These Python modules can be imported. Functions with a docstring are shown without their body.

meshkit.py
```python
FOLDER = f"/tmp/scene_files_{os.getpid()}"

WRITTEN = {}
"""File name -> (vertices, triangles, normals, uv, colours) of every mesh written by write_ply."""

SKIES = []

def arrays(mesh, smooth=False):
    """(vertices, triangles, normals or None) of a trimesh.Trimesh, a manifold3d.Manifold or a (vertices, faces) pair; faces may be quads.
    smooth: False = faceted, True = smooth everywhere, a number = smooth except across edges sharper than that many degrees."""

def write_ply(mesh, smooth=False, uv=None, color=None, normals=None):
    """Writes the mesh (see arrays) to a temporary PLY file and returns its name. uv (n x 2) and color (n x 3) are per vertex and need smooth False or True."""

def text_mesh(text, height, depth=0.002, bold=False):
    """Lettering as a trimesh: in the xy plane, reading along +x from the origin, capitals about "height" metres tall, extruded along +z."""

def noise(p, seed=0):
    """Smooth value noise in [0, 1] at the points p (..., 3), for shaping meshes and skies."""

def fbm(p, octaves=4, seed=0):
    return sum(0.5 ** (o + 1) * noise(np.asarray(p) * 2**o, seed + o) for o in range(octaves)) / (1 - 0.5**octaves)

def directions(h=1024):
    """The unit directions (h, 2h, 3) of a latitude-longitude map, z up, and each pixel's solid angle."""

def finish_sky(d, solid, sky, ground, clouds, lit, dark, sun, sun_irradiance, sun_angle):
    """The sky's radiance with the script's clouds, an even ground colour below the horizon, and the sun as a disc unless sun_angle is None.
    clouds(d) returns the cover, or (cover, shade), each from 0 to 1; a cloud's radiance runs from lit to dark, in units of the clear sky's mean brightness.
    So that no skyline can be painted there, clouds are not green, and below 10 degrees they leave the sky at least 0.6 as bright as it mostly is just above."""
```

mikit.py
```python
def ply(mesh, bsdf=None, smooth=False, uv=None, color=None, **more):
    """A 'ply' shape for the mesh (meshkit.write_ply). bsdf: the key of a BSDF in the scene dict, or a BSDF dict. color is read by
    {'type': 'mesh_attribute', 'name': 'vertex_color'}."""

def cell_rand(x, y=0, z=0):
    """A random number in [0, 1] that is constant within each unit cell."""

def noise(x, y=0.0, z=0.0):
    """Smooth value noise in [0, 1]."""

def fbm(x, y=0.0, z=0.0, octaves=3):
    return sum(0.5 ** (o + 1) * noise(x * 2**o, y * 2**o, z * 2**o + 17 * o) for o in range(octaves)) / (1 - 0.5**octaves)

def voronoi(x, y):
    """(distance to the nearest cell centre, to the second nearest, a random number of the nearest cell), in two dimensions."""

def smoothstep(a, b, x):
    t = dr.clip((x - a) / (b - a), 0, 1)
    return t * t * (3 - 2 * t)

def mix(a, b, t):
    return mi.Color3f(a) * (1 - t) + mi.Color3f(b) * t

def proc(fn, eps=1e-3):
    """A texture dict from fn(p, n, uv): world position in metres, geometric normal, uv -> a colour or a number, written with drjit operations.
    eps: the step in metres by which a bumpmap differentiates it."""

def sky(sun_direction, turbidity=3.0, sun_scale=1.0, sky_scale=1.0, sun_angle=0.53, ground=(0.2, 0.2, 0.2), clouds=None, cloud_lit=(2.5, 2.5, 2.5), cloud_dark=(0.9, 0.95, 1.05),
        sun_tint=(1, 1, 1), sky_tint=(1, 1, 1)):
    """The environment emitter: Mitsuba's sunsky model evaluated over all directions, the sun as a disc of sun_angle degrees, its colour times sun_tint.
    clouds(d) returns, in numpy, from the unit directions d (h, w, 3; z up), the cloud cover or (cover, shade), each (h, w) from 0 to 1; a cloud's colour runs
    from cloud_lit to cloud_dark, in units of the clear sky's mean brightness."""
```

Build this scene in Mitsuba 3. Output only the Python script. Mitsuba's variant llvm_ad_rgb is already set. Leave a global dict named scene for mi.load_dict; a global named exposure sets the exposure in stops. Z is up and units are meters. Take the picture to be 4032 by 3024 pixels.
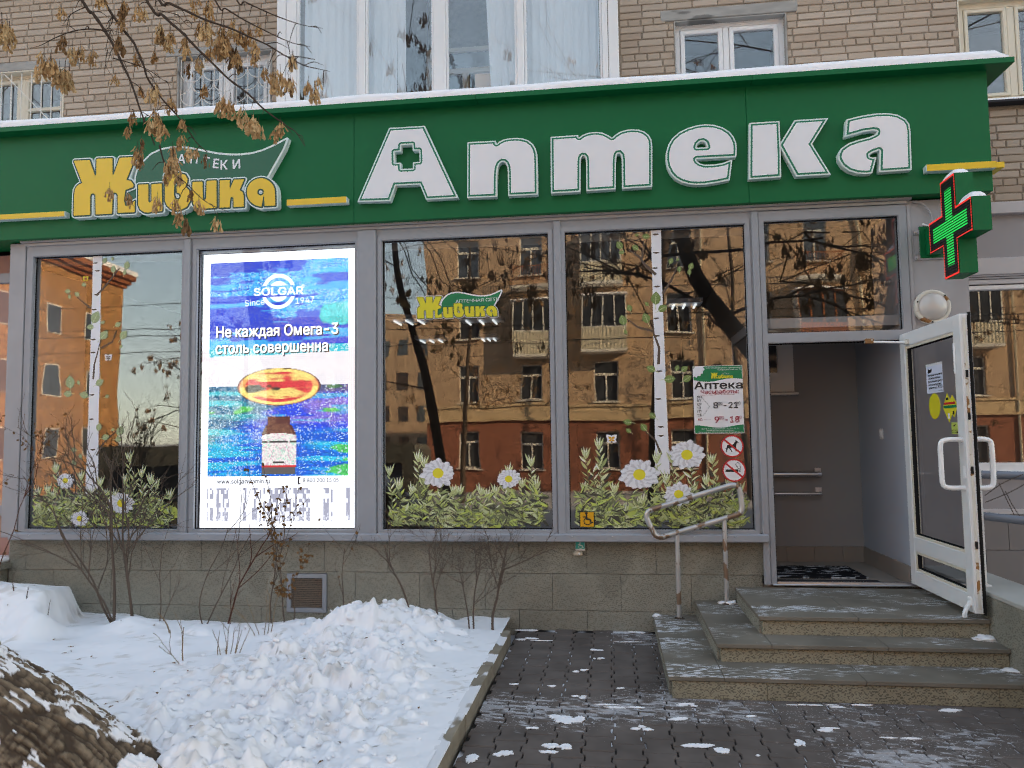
import math, random, numpy as np, trimesh, drjit as dr, mitsuba as mi, mikit, meshkit
from shapely.geometry import Polygon, Point, LineString, box as sbox
from shapely import affinity, union_all
from scipy.spatial import ConvexHull, cKDTree
T = mi.ScalarTransform4f
scene, labels = {}, {}
rnd = random.Random(7)
rs = np.random.RandomState(11)

# ---------------------------------------------------------------- camera, daylight, exposure
EYE = (0.0, -7.0, 1.70)
FWD = (-0.12467, 0.98957, 0.07223)
scene['camera'] = {'type': 'perspective', 'fov': 67.17, 'fov_axis': 'x', 'near_clip': 0.05, 'far_clip': 600.0,
                   'to_world': T().look_at(origin=EYE, target=[EYE[i] + FWD[i] for i in range(3)], up=[0.02225, -0.06999, 0.9973])}
SUN = (0.80, 0.50, 0.38)
scene['sky_light'] = mikit.sky(SUN, turbidity=3.0, sun_scale=0.62, sky_scale=1.0, sky_tint=(1.28, 1.05, 0.85), ground=(0.35, 0.35, 0.36),
                               clouds=lambda d: 0.55 * np.clip(meshkit.fbm(d * np.array([2.0, 2.0, 5.0]), 4, 3) * 2.2 - 0.6, 0, 1),
                               cloud_lit=(1.5, 1.5, 1.55), cloud_dark=(1.1, 1.15, 1.25))
exposure = 4.12
GLOW = 2.0 ** -exposure

# ---------------------------------------------------------------- materials
fbm, noise, cell_rand, smoothstep, mix, proc = mikit.fbm, mikit.noise, mikit.cell_rand, mikit.smoothstep, mikit.mix, mikit.proc


def rgb(c):
    return {'type': 'rgb', 'value': [float(x) for x in c]}


def mat(key, col, rough=0.6, spec=0.4, two=True, **more):
    c = col if isinstance(col, dict) else rgb(col)
    if rough >= 0.6 and not more:
        b = {'type': 'diffuse', 'reflectance': c}
    else:
        b = {'type': 'principled', 'base_color': c, 'roughness': rough, 'specular': spec, **more}
    scene[key] = {'type': 'twosided', 'bsdf': b} if two else b
    return key


def vary(c, amp=0.15, k=6.0, fine=0.08, kf=60.0):
    return proc(lambda p, n, uv: mi.Color3f(*c) * (1 + amp * (2 * fbm(p.x * k, p.y * k, p.z * k) - 1) + fine * (2 * noise(p.x * kf, p.y * kf, p.z * kf) - 1)))


mat('m_green', (0.002, 0.118, 0.036), 0.45, 0.25)
mat('m_green_line', (0.008, 0.16, 0.085), 0.4, 0.5)
mat('m_letter', (0.72, 0.72, 0.74), 0.35, 0.5)
mat('m_rim', (0.62, 0.70, 0.68), 0.35, 0.5)
mat('m_yellow', (0.72, 0.47, 0.012), 0.35, 0.5)
mat('m_leaf_dark', (0.008, 0.10, 0.045), 0.4, 0.5)
mat('m_dark_line', (0.02, 0.06, 0.04), 0.4)
mat('m_frame', (0.28, 0.29, 0.315), 0.42, 0.5)
mat('m_frame_dark', (0.05, 0.05, 0.055), 0.6)
mat('m_steel_trim', (0.36, 0.35, 0.35), 0.4, 0.5)
mat('m_pvc', (0.66, 0.66, 0.66), 0.35, 0.5)
mat('m_pvc_old', (0.62, 0.57, 0.46), 0.5, 0.4)
mat('m_white', (0.78, 0.78, 0.78), 0.4)
mat('m_paint_grey', proc(lambda p, n, uv: mi.Color3f(0.33, 0.32, 0.33) * (0.88 + 0.24 * fbm(p.x * 5, p.y * 5, p.z * 3))), 0.55)
mat('m_pink', (0.42, 0.24, 0.2), 0.8)


def granite(base, sp, k):
    def f(p, n, uv):
        g = noise(p.x * k, p.y * k, p.z * k)
        l = fbm(p.x * 2.1, p.y * 2.1, p.z * 1.5, 3)
        c = mi.Color3f(*base) * (0.66 + 0.66 * l)
        return c * (1 - sp * smoothstep(0.45, 0.75, g)) * (1 - 0.25 * smoothstep(0.58, 0.70, l))
    return proc(f)


mat('m_granite', granite((0.30, 0.285, 0.235), 0.45, 130.0), 0.8)
mat('m_riser', granite((0.32, 0.285, 0.21), 0.5, 120.0), 0.8)



def tread_c(p, n, uv):
    base = mi.Color3f(0.185, 0.163, 0.132) * (0.7 + 0.6 * fbm(p.x * 4, p.y * 4, p.z * 4, 3))
    m = fbm(p.x * 2.2 + 3, p.y * 4.5, p.z * 2, 3)
    f = fbm(p.x * 22, p.y * 60, p.z * 14, 3)
    dust = smoothstep(0.46, 0.62, m) * smoothstep(0.42, 0.66, f) * 0.38 + smoothstep(0.60, 0.68, f * 0.5 + m * 0.5) * 0.45
    dust = dr.clip(dust, 0, 0.85) * smoothstep(0.5, 0.9, n.z)
    return mix(base, (0.68, 0.68, 0.7), dust)


mat('m_tread', proc(tread_c), 0.65, 0.3)


def paver_c(p, n, uv):
    base = mi.Color3f(0.135, 0.114, 0.102) * (0.62 + 0.76 * fbm(p.x * 7, p.y * 7, 0.3, 3))
    m = fbm(p.x * 1.1 + 7.3, p.y * 1.6 + 2.2, 0, 2) + 0.06 * smoothstep(0.3, 2.0, p.x) + 0.04 * smoothstep(-1.6, -2.6, p.y)
    f2 = fbm(p.x * 15 + 4 * m, p.y * 34 + p.x * 5, 0.0, 3)
    d = smoothstep(0.57, 0.72, 0.5 * m + 0.5 * f2)
    sp = smoothstep(0.82, 0.88, noise(p.x * 90, p.y * 130)) * smoothstep(0.45, 0.6, m)
    return mix(base, (0.74, 0.74, 0.77), dr.clip(0.42 * d + 0.5 * sp, 0, 0.8))


mat('m_paver_0', proc(paver_c), 0.8)
mat('m_joint', proc(lambda p, n, uv: mix((0.03, 0.027, 0.025), (0.7, 0.7, 0.73), 0.9 * smoothstep(0.50, 0.60, fbm(p.x * 2.5 + 1, p.y * 2.5, 0, 3) + 0.10 * smoothstep(0.6, 2.2, p.x)))), 0.9)
mat('m_coping', (0.40, 0.39, 0.36), 0.85)
mat('m_kerb', proc(lambda p, n, uv: mix(mi.Color3f(0.26, 0.225, 0.175) * (0.7 + 0.6 * fbm(p.x * 9, p.y * 9, p.z * 9, 3)), (0.8, 0.8, 0.82), 0.9 * smoothstep(0.50, 0.57, fbm(p.x * 9, p.y * 4, p.z * 9 + 3, 3)) * smoothstep(0.35, 0.8, n.z + 0.3 * noise(p.x * 20, p.y * 20, p.z * 20)))), 0.85)


mat('m_snow', {'type': 'mesh_attribute', 'name': 'vertex_color'}, 0.9)
mat('m_snow_clean', (0.86, 0.86, 0.88), 0.9, 0.2)
mat('m_street', (0.42, 0.415, 0.42), 0.9)

BR = [(0.42, 0.345, 0.275), (0.395, 0.32, 0.25), (0.445, 0.37, 0.30), (0.415, 0.345, 0.28), (0.375, 0.30, 0.235)]
for i, c in enumerate(BR):
    mat(f'm_brick_{i}', c, 0.85)
mat('m_mortar', vary((0.285, 0.235, 0.185), 0.3, 12, 0.15, 80), 0.95)
mat('m_concrete', proc(lambda p, n, uv: mi.Color3f(0.33, 0.32, 0.30) * (0.7 + 0.6 * fbm(p.x * 5, p.y * 5, p.z * 14, 3)) * (1 - 0.5 * smoothstep(0.6, 0.7, fbm(p.x * 3, p.y * 3, p.z * 9, 3)))), 0.9)
mat('m_tile_grey', (0.215, 0.195, 0.185), 0.6, 0.4)
mat('m_shop_grey', (0.33, 0.31, 0.315), 0.6)
mat('m_shop_light', (0.50, 0.47, 0.47), 0.6)
mat('m_bars', (0.60, 0.57, 0.53), 0.5)
mat('m_blind', (0.47, 0.50, 0.515), 0.8)
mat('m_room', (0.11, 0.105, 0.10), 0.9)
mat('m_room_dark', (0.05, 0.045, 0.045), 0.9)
mat('m_room_white', (0.55, 0.57, 0.62), 0.9)
mat('m_osb', (0.45, 0.33, 0.22), 0.9)
mat('m_vest_wall', (0.29, 0.28, 0.28), 0.8)
mat('m_vest_side', (0.40, 0.42, 0.47), 0.8)
mat('m_vest_tile', (0.22, 0.19, 0.165), 0.5, 0.5)
mat('m_mat', proc(lambda p, n, uv: mix((0.018, 0.018, 0.02), (0.6, 0.6, 0.62), 0.7 * smoothstep(0.60, 0.70, fbm(p.x * 11, p.y * 30, 0, 3)))), 0.95)
mat('m_chrome', (0.6, 0.6, 0.62), 0.25, 0.5, metallic=0.9)


def rail_c(p, n, uv):
    r = smoothstep(0.54, 0.60, fbm(p.x * 18, p.y * 18, p.z * 9, 3))
    return mix(mi.Color3f(0.50, 0.49, 0.48) * (0.85 + 0.3 * fbm(p.x * 9, p.y * 9, p.z * 9)), (0.20, 0.11, 0.05), 0.85 * r)


mat('m_rail', proc(rail_c), 0.36, 0.5, metallic=0.55)
mat('m_rail_dark', (0.15, 0.17, 0.21), 0.4, 0.5)
mat('m_rail_white', (0.52, 0.51, 0.50), 0.4, 0.5)
mat('m_black', (0.015, 0.014, 0.014), 0.5)
mat('m_rubber', (0.02, 0.02, 0.02), 0.7)
mat('m_red', (0.50, 0.02, 0.02), 0.5)
mat('m_red_dark', (0.30, 0.01, 0.03), 0.5)
mat('m_sign_white', (0.72, 0.70, 0.71), 0.5)
mat('m_sign_green', (0.01, 0.17, 0.06), 0.5)
mat('m_sign_yellow', (0.62, 0.55, 0.02), 0.5)
mat('m_sign_amber', (0.62, 0.31, 0.005), 0.5)
mat('m_teal', (0.05, 0.42, 0.36), 0.5)
mat('m_paper', (0.62, 0.65, 0.78), 0.8)
mat('m_decal_yellow', (0.68, 0.60, 0.03), 0.5)
mat('m_decal_white', (0.70, 0.70, 0.73), 0.5)
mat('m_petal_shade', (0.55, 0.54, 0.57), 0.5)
for i, c in enumerate([(0.42, 0.46, 0.20), (0.28, 0.33, 0.13), (0.56, 0.60, 0.34), (0.15, 0.17, 0.08), (0.05, 0.05, 0.035), (0.46, 0.54, 0.12), (0.70, 0.71, 0.60)]):
    mat(f'm_fol_{i}', c, 0.5)
mat('m_birch_leaf', (0.155, 0.215, 0.06), 0.5)
mat('m_birch_leaf_pale', (0.30, 0.36, 0.19), 0.5)
mat('m_twig_print', (0.085, 0.06, 0.045), 0.5)
mat('m_lime', (0.48, 0.56, 0.11), 0.5)


def lamp_rim_c(p, n, uv):
    return mix((0.60, 0.57, 0.50), (0.25, 0.12, 0.04), smoothstep(0.60, 0.66, fbm(p.x * 14, p.y * 14, p.z * 14 + 2, 3)))


mat('m_lamp_rim', proc(lamp_rim_c), 0.5)
mat('m_lamp_glass', (0.50, 0.47, 0.44), 0.12, 0.6, clearcoat=0.6)
mat('m_bark_twig', (0.075, 0.058, 0.047), 0.9)
mat('m_shrub', (0.115, 0.088, 0.07), 0.9)
mat('m_shrub_red', (0.10, 0.045, 0.032), 0.9)
mat('m_straw', (0.23, 0.165, 0.10), 0.9)
mat('m_vent', (0.21, 0.165, 0.13), 0.8)
mat('m_dry_leaf', (0.17, 0.092, 0.038), 0.8)
for i, c in enumerate([(0.50, 0.33, 0.165), (0.40, 0.25, 0.12), (0.60, 0.43, 0.23), (0.22, 0.135, 0.07)]):
    mat(f'm_samara_{i}', c, 0.9)
mat('m_bark', {'type': 'mesh_attribute', 'name': 'vertex_color'}, 0.95)
scene['m_glass'] = {'type': 'thindielectric', 'int_ior': 1.8}
scene['m_glass_door'] = {'type': 'thindielectric', 'int_ior': 1.7, 'specular_transmittance': rgb((0.5, 0.5, 0.52))}
scene['m_glass_screen'] = {'type': 'thindielectric', 'int_ior': 1.45}
scene['m_glass_clear'] = {'type': 'thindielectric', 'int_ior': 1.9}
# street across the road
mat('m_stucco', (0.43, 0.305, 0.205), 0.9)
mat('m_stucco_red', (0.24, 0.10, 0.068), 0.9)
mat('m_stucco_cream', (0.50, 0.38, 0.24), 0.9)


def brickwork(c, mort):
    def f(p, n, uv):
        h = dr.select(dr.abs(n.x) > 0.7, p.y, p.x)
        row = dr.floor(p.z / 0.09)
        fx = h / 0.27 + 0.5 * (row - 2 * dr.floor(row / 2))
        e = dr.minimum(dr.minimum(fx - dr.floor(fx), 1 - (fx - dr.floor(fx))) * 0.27, dr.minimum(p.z / 0.09 - row, 1 - (p.z / 0.09 - row)) * 0.09)
        return mix(mort, mi.Color3f(*c) * (0.75 + 0.5 * cell_rand(dr.floor(fx), row)), smoothstep(0.004, 0.010, e))
    return proc(f)


mat('m_far_brick', brickwork((0.42, 0.21, 0.08), (0.30, 0.22, 0.15)), 0.9)
mat('m_far_trim', (0.30, 0.11, 0.05), 0.9)
mat('m_far_pvc', (0.62, 0.60, 0.55), 0.6)
mat('m_far_glass', (0.035, 0.04, 0.05), 0.08, 0.9)
mat('m_corrugated', (0.52, 0.47, 0.36), 0.7)
mat('m_bus', (0.50, 0.38, 0.22), 0.4, 0.5)
mat('m_curtain', (0.34, 0.24, 0.12), 0.9)

# ---------------------------------------------------------------- helpers
used = {}


def fresh(key):
    n = used.get(key, -1) + 1
    used[key] = n
    return key if n == 0 else f'{key}_{n:03d}'


def thing(name, label=None, cat=None, group=None, kind=None):
    """A top-level key; its parts' keys start with it."""
    k = fresh(name)
    d = {}
    if label: d['label'] = label
    if cat: d['category'] = cat
    if group: d['group'] = group
    if kind: d['kind'] = kind
    labels[k] = d
    return k


def shape(mesh, bsdf, smooth=False, **more):
    return mikit.ply(mesh, bsdf, smooth=smooth, **more)


def part(holder, name, mesh, bsdf, smooth=False, label=None, kind=None, **more):
    k = fresh(holder + '__' + name)
    scene[k] = mesh if isinstance(mesh, dict) else shape(mesh, bsdf, smooth, **more)
    if label or kind:
        labels[k] = {a: b for a, b in (('label', label), ('kind', kind)) if b}
    return k


def solo(name, mesh, bsdf, label, cat=None, group=None, kind=None, smooth=False, **more):
    k = thing(name, label, cat, group, kind)
    scene[k] = mesh if isinstance(mesh, dict) else shape(mesh, bsdf, smooth, **more)
    return k


def cat(ms):
    ms = [m for m in ms if m is not None]
    return trimesh.util.concatenate(ms) if len(ms) > 1 else ms[0]


CH = None


def bx(x0, x1, y0, y1, z0, z1, c=0.0):
    """A box, its edges chamfered by c."""
    global CH
    c = min(c, 0.45 * min(x1 - x0, y1 - y0, z1 - z0))
    if c <= 0:
        m = trimesh.creation.box((x1 - x0, y1 - y0, z1 - z0))
        m.apply_translation(((x0 + x1) / 2, (y0 + y1) / 2, (z0 + z1) / 2))
        return m
    h = np.array([(x1 - x0) / 2, (y1 - y0) / 2, (z1 - z0) / 2])

    def verts(h, c):
        v = []
        for s in np.ndindex(2, 2, 2):
            g = np.array(s) * 2 - 1
            for k in range(3):
                w = h - c
                w = np.where(np.arange(3) == k, h, w)
                v.append(g * w)
        return np.array(v)
    if CH is None:
        u = verts(np.array([1.0, 1.0, 1.0]), 0.2)
        hull = ConvexHull(u)
        f = hull.simplices.copy()
        nrm = np.cross(u[f[:, 1]] - u[f[:, 0]], u[f[:, 2]] - u[f[:, 0]])
        flip = (nrm * u[f].mean(1)).sum(1) < 0
        f[flip] = f[flip][:, ::-1]
        CH = f
    return trimesh.Trimesh(verts(h, c) + [(x0 + x1) / 2, (y0 + y1) / 2, (z0 + z1) / 2], CH, process=False)


def geoms(p):
    return [g for g in getattr(p, 'geoms', [p]) if g.geom_type == 'Polygon' and g.area > 1e-7]


def flat(poly, yf, th):
    """A shape drawn in x, z made a plate: its face at y = yf, looking along -y, th thick."""
    ms = []
    for g in geoms(poly):
        m = trimesh.creation.extrude_polygon(g, th, engine='earcut')
        v = m.vertices
        m.vertices = np.stack([v[:, 0], yf + th - v[:, 2], v[:, 1]], 1)
        ms.append(m)
    return cat(ms)


def sheet(poly, y):
    ms = []
    for g in geoms(poly):
        v, f = trimesh.creation.triangulate_polygon(g, engine='earcut')
        f = np.asarray(f)
        e1, e2 = v[f[:, 1]] - v[f[:, 0]], v[f[:, 2]] - v[f[:, 0]]
        a = e1[:, 0] * e2[:, 1] - e1[:, 1] * e2[:, 0]
        f[a < 0] = f[a < 0][:, ::-1]
        ms.append(trimesh.Trimesh(np.stack([v[:, 0], v[:, 0] * 0 + y, v[:, 1]], 1), f, process=False))
    return cat(ms)


def glass_sheet(poly, y, seed):
    """A window pane, bowed and waved by a millimetre or two, as large panes are."""
    x0, z0, x1, z1 = poly.bounds
    xs_, zs_ = np.linspace(x0, x1, 13), np.linspace(z0, z1, 21)
    X, Z = np.meshgrid(xs_, zs_)
    u, w = (X - x0) / (x1 - x0), (Z - z0) / (z1 - z0)
    r = np.random.RandomState(seed)
    Y = y + 0.0012 * r.uniform(-1, 1) * np.sin(math.pi * u) * np.sin(math.pi * w) + 0.0014 * (meshkit.fbm(np.stack([X * 2.2 + seed, Z * 2.2, X * 0], -1), 2, seed) - 0.5)
    n, m = X.shape
    i, j = np.meshgrid(np.arange(n - 1), np.arange(m - 1), indexing='ij')
    q = np.stack([i * m + j, i * m + j + 1, (i + 1) * m + j + 1, (i + 1) * m + j], -1).reshape(-1, 4)
    return trimesh.Trimesh(np.stack([X, Y, Z], -1).reshape(-1, 3), np.vstack([q[:, [0, 1, 2]], q[:, [0, 2, 3]]]), process=False)


def tiered(poly, yf, th, b):
    """A plate whose front edge steps back by b, as a rounded moulding catches light."""
    return cat([flat(poly, yf + b, th - b), flat(poly.buffer(-b), yf, b + 0.0005)])


def plan(poly, z0, z1):
    ms = []
    for g in geoms(poly):
        m = trimesh.creation.extrude_polygon(g, z1 - z0, engine='earcut')
        m.apply_translation((0, 0, z0))
        ms.append(m)
    return cat(ms)


def tube(pts, r, n=8, cap=True, closed=False):
    p = np.asarray(pts, float)
    r = np.broadcast_to(np.asarray(r, float), (len(p),))
    if closed:
        t = np.roll(p, -1, 0) - np.roll(p, 1, 0)
    else:
        t = np.gradient(p, axis=0)
    t /= np.linalg.norm(t, axis=1, keepdims=True) + 1e-12
    a = np.zeros_like(p)
    ref = np.array([0.0, 0.0, 1.0]) if abs(t[0, 2]) < 0.9 else np.array([1.0, 0, 0])
    for i in range(len(p)):
        ref = ref - t[i] * (ref @ t[i])
        ref /= np.linalg.norm(ref) + 1e-12
        a[i] = ref
    b = np.cross(t, a)
    ang = np.arange(n) * 2 * np.pi / n
    v = p[:, None] + r[:, None, None] * (np.cos(ang)[None, :, None] * a[:, None] + np.sin(ang)[None, :, None] * b[:, None])
    m = len(p)
    rows = m if closed else m - 1
    i, j = np.meshgrid(np.arange(rows), np.arange(n), indexing='ij')
    i2 = (i + 1) % m
    q = np.stack([i * n + j, i * n + (j + 1) % n, i2 * n + (j + 1) % n, i2 * n + j], -1).reshape(-1, 4)
    f = np.vstack([q[:, [0, 1, 2]], q[:, [0, 2, 3]]])
    v = v.reshape(-1, 3)
    if cap and not closed:
        v = np.vstack([v, p[:1], p[-1:]])
        k = np.arange(n)
        f = np.vstack([f, np.stack([k * 0 + m * n, (k + 1) % n, k], 1), np.stack([k * 0 + m * n + 1, (m - 1) * n + k, (m - 1) * n + (k + 1) % n], 1)])
    return trimesh.Trimesh(v, f, process=False)


def smooth_path(pts, k=5):
    """Catmull-Rom through the points."""
    p = np.asarray(pts, float)
    q = np.vstack([2 * p[0] - p[1], p, 2 * p[-1] - p[-2]])
    out = []
    for i in range(1, len(q) - 2):
        for s in np.arange(k) / k:
            a, b, c, d = q[i - 1:i + 3]
            out.append(0.5 * (2 * b + (c - a) * s + (2 * a - 5 * b + 4 * c - d) * s * s + (3 * b - a - 3 * c + d) * s ** 3))
    out.append(p[-1])
    return np.array(out)


def curve2(pts, k=4):
    """Smoothed closed outline in 2-D."""
    p = np.asarray(pts, float)
    out = []
    for i in range(len(p)):
        a, b, c, d = p[i - 1], p[i], p[(i + 1) % len(p)], p[(i + 2) % len(p)]
        for s in np.arange(k) / k:
            out.append(0.5 * (2 * b + (c - a) * s + (2 * a - 5 * b + 4 * c - d) * s * s + (3 * b - a - 3 * c + d) * s ** 3))
    return np.array(out)


def mm(a):
    return [(a[i] / 1000.0, a[i + 1] / 1000.0) for i in range(0, len(a), 2)]


def front_only(m):
    m.update_faces(m.face_normals[:, 2] > 0.5)
    m.remove_unreferenced_vertices()
    return m


def text(s, h, x, z, yf, th=0.0008, bold=False, align='l', rot=0.0, wide=1.0):
    """Lettering on an upright face that looks along -y: baseline start at x, z."""
    m = front_only(meshkit.text_mesh(s, h, th, bold))
    v = m.vertices.copy()
    v[:, 0] *= wide
    w = v[:, 0].max()
    v[:, 0] -= {'l': 0, 'c': w / 2, 'r': w}[align]
    c, sn = math.cos(rot), math.sin(rot)
    X, Z = v[:, 0] * c - v[:, 1] * sn, v[:, 0] * sn + v[:, 1] * c
    m.vertices = np.stack([x + X, yf + th - v[:, 2], z + Z], 1)
    return m


def disc(x, z, r, n=32):
    return Polygon([(x + r * math.cos(2 * math.pi * i / n), z + r * math.sin(2 * math.pi * i / n)) for i in range(n)])


def lathe(prof, n=24):
    return trimesh.creation.revolve(np.array(prof, float), sections=n)


def turned(m, A):
    m = m.copy()
    m.apply_transform(np.array(A, float))
    return m


FACE = np.array([[1, 0, 0, 0], [0, 0, -1, 0], [0, 1, 0, 0], [0, 0, 0, 1.0]])   # +z axis of a lathe -> -y


def at(m, x, y, z):
    m = m.copy()
    m.apply_translation((x, y, z))
    return m


# ---------------------------------------------------------------- ground and snow
g = np.array([-0.02, -0.02])
gx = [-300, -12, 12, 300]
solo('street', cat([bx(-300, 300, -300, -9.0, -2.0, -0.9), bx(-300, 300, 40, 300, -2.0, -0.9)]), 'm_street', 'snowy street behind the place the picture was taken from', kind='structure')
solo('ground', bx(-60, 60, -9.0, 40, -0.6, -0.06), 'm_street', 'trodden snowy ground under the paving and the flower bed', kind='structure')

NX0, NX1, NY0, NY1 = -9.0, -0.93, -6.4, 0.045


def vlump(X, Y, Z, cx, cy, r, hgt):
    ix = np.nonzero(np.abs(X[0] - cx) < r)[0]
    iy = np.nonzero(np.abs(Y[:, 0] - cy) < r)[0]
    if not len(ix) or not len(iy): return
    s = np.s_[iy[0]:iy[-1] + 1, ix[0]:ix[-1] + 1]
    a_ = (cx * 917.0 + cy * 331.0) % 6.28
    u_, w_ = (X[s] - cx) * math.cos(a_) + (Y[s] - cy) * math.sin(a_), (Y[s] - cy) * math.cos(a_) - (X[s] - cx) * math.sin(a_)
    d = (np.abs(u_) ** 2.6 + np.abs(w_ * 1.35 + 0.3 * u_) ** 2.6) ** (1 / 2.6) / r
    Z[s] = np.maximum(Z[s], np.where(d < 1, Z[s] + hgt * np.clip(1 - d ** 4, 0, 1) ** 0.5 - 0.30 * hgt, Z[s]))


def sst(a, b, x):
    t = np.clip((x - a) / (b - a), 0, 1)
    return t * t * (3 - 2 * t)


def snow_height(X, Y):
    P = np.stack([X, Y, X * 0], -1)
    n1, n2, n3 = meshkit.fbm(P * 1.3, 3, 1), meshkit.fbm(P * 4.5 + 3, 3, 2), meshkit.fbm(P * 13, 3, 5)
    z = 0.10 + 0.07 * (n1 - 0.5) + 0.03 * (n2 - 0.5)
    # the heap thrown up by the wall, right
    ridge = np.exp(-((Y + 0.62 + 0.12 * np.sin(X * 5)) / 0.36) ** 2)
    z = z + ridge * (0.23 * np.exp(-((X + 2.12) / 0.20) ** 2) + 0.21 * np.exp(-((X + 1.80) / 0.17) ** 2) + 0.16 * np.exp(-((X + 1.50) / 0.20) ** 2) + 0.08 * np.exp(-((X + 1.22) / 0.18) ** 2) + 0.07 * np.exp(-((X + 2.7) / 0.4) ** 2)) * (0.6 + 0.8 * n2)
    z = z + 0.07 * np.exp(-((X + 1.9) / 0.75) ** 2 - ((Y + 1.5) / 0.8) ** 2) * (0.6 + 0.8 * n1) + 0.06 * np.exp(-((X + 2.6) / 0.5) ** 2 - ((Y + 2.2) / 0.6) ** 2)
    # the high block by the wall, left, with its broken edge
    edge = -4.95 + 0.10 * (n2 - 0.5) - 0.25 * (Y + 0.5)
    z = z + 0.33 * sst(edge + 0.05, edge - 0.07, X) * np.exp(-(np.clip(-0.62 - Y, 0, 9) / 0.30) ** 2) * sst(0.0, -0.2, Y) * (0.85 + 0.3 * n1)
    z = z + 0.20 * np.exp(-((X + 4.78) / 0.10) ** 2 - ((Y + 0.95) / 0.22) ** 2)
    z = z + 0.09 * np.exp(-((X + 4.25) / 0.22) ** 2 - ((Y + 0.55) / 0.2) ** 2)
    # towards the wall it thins out
    z = z - 0.10 * sst(-0.32, -0.06, Y) * sst(-4.6, -4.3, X)
    # trodden flat strip along the kerb
    strip = sst(-1.62, -1.22, X + 0.22 * (Y + 1.2) * (Y < -1.2) * 0.6 + 0.06 * (n1 - 0.5))
    z = z * (1 - strip) + strip * (0.098 + 0.012 * (n2 - 0.5) + 0.02 * sst(-1.0, -1.4, X))
    # drift round the foot of the leaning trunk
    z = z + 0.20 * np.exp(-((X + 1.98) / 0.30) ** 2 - ((Y + 3.5) / 0.32) ** 2)
    return z, strip, n3


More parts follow.
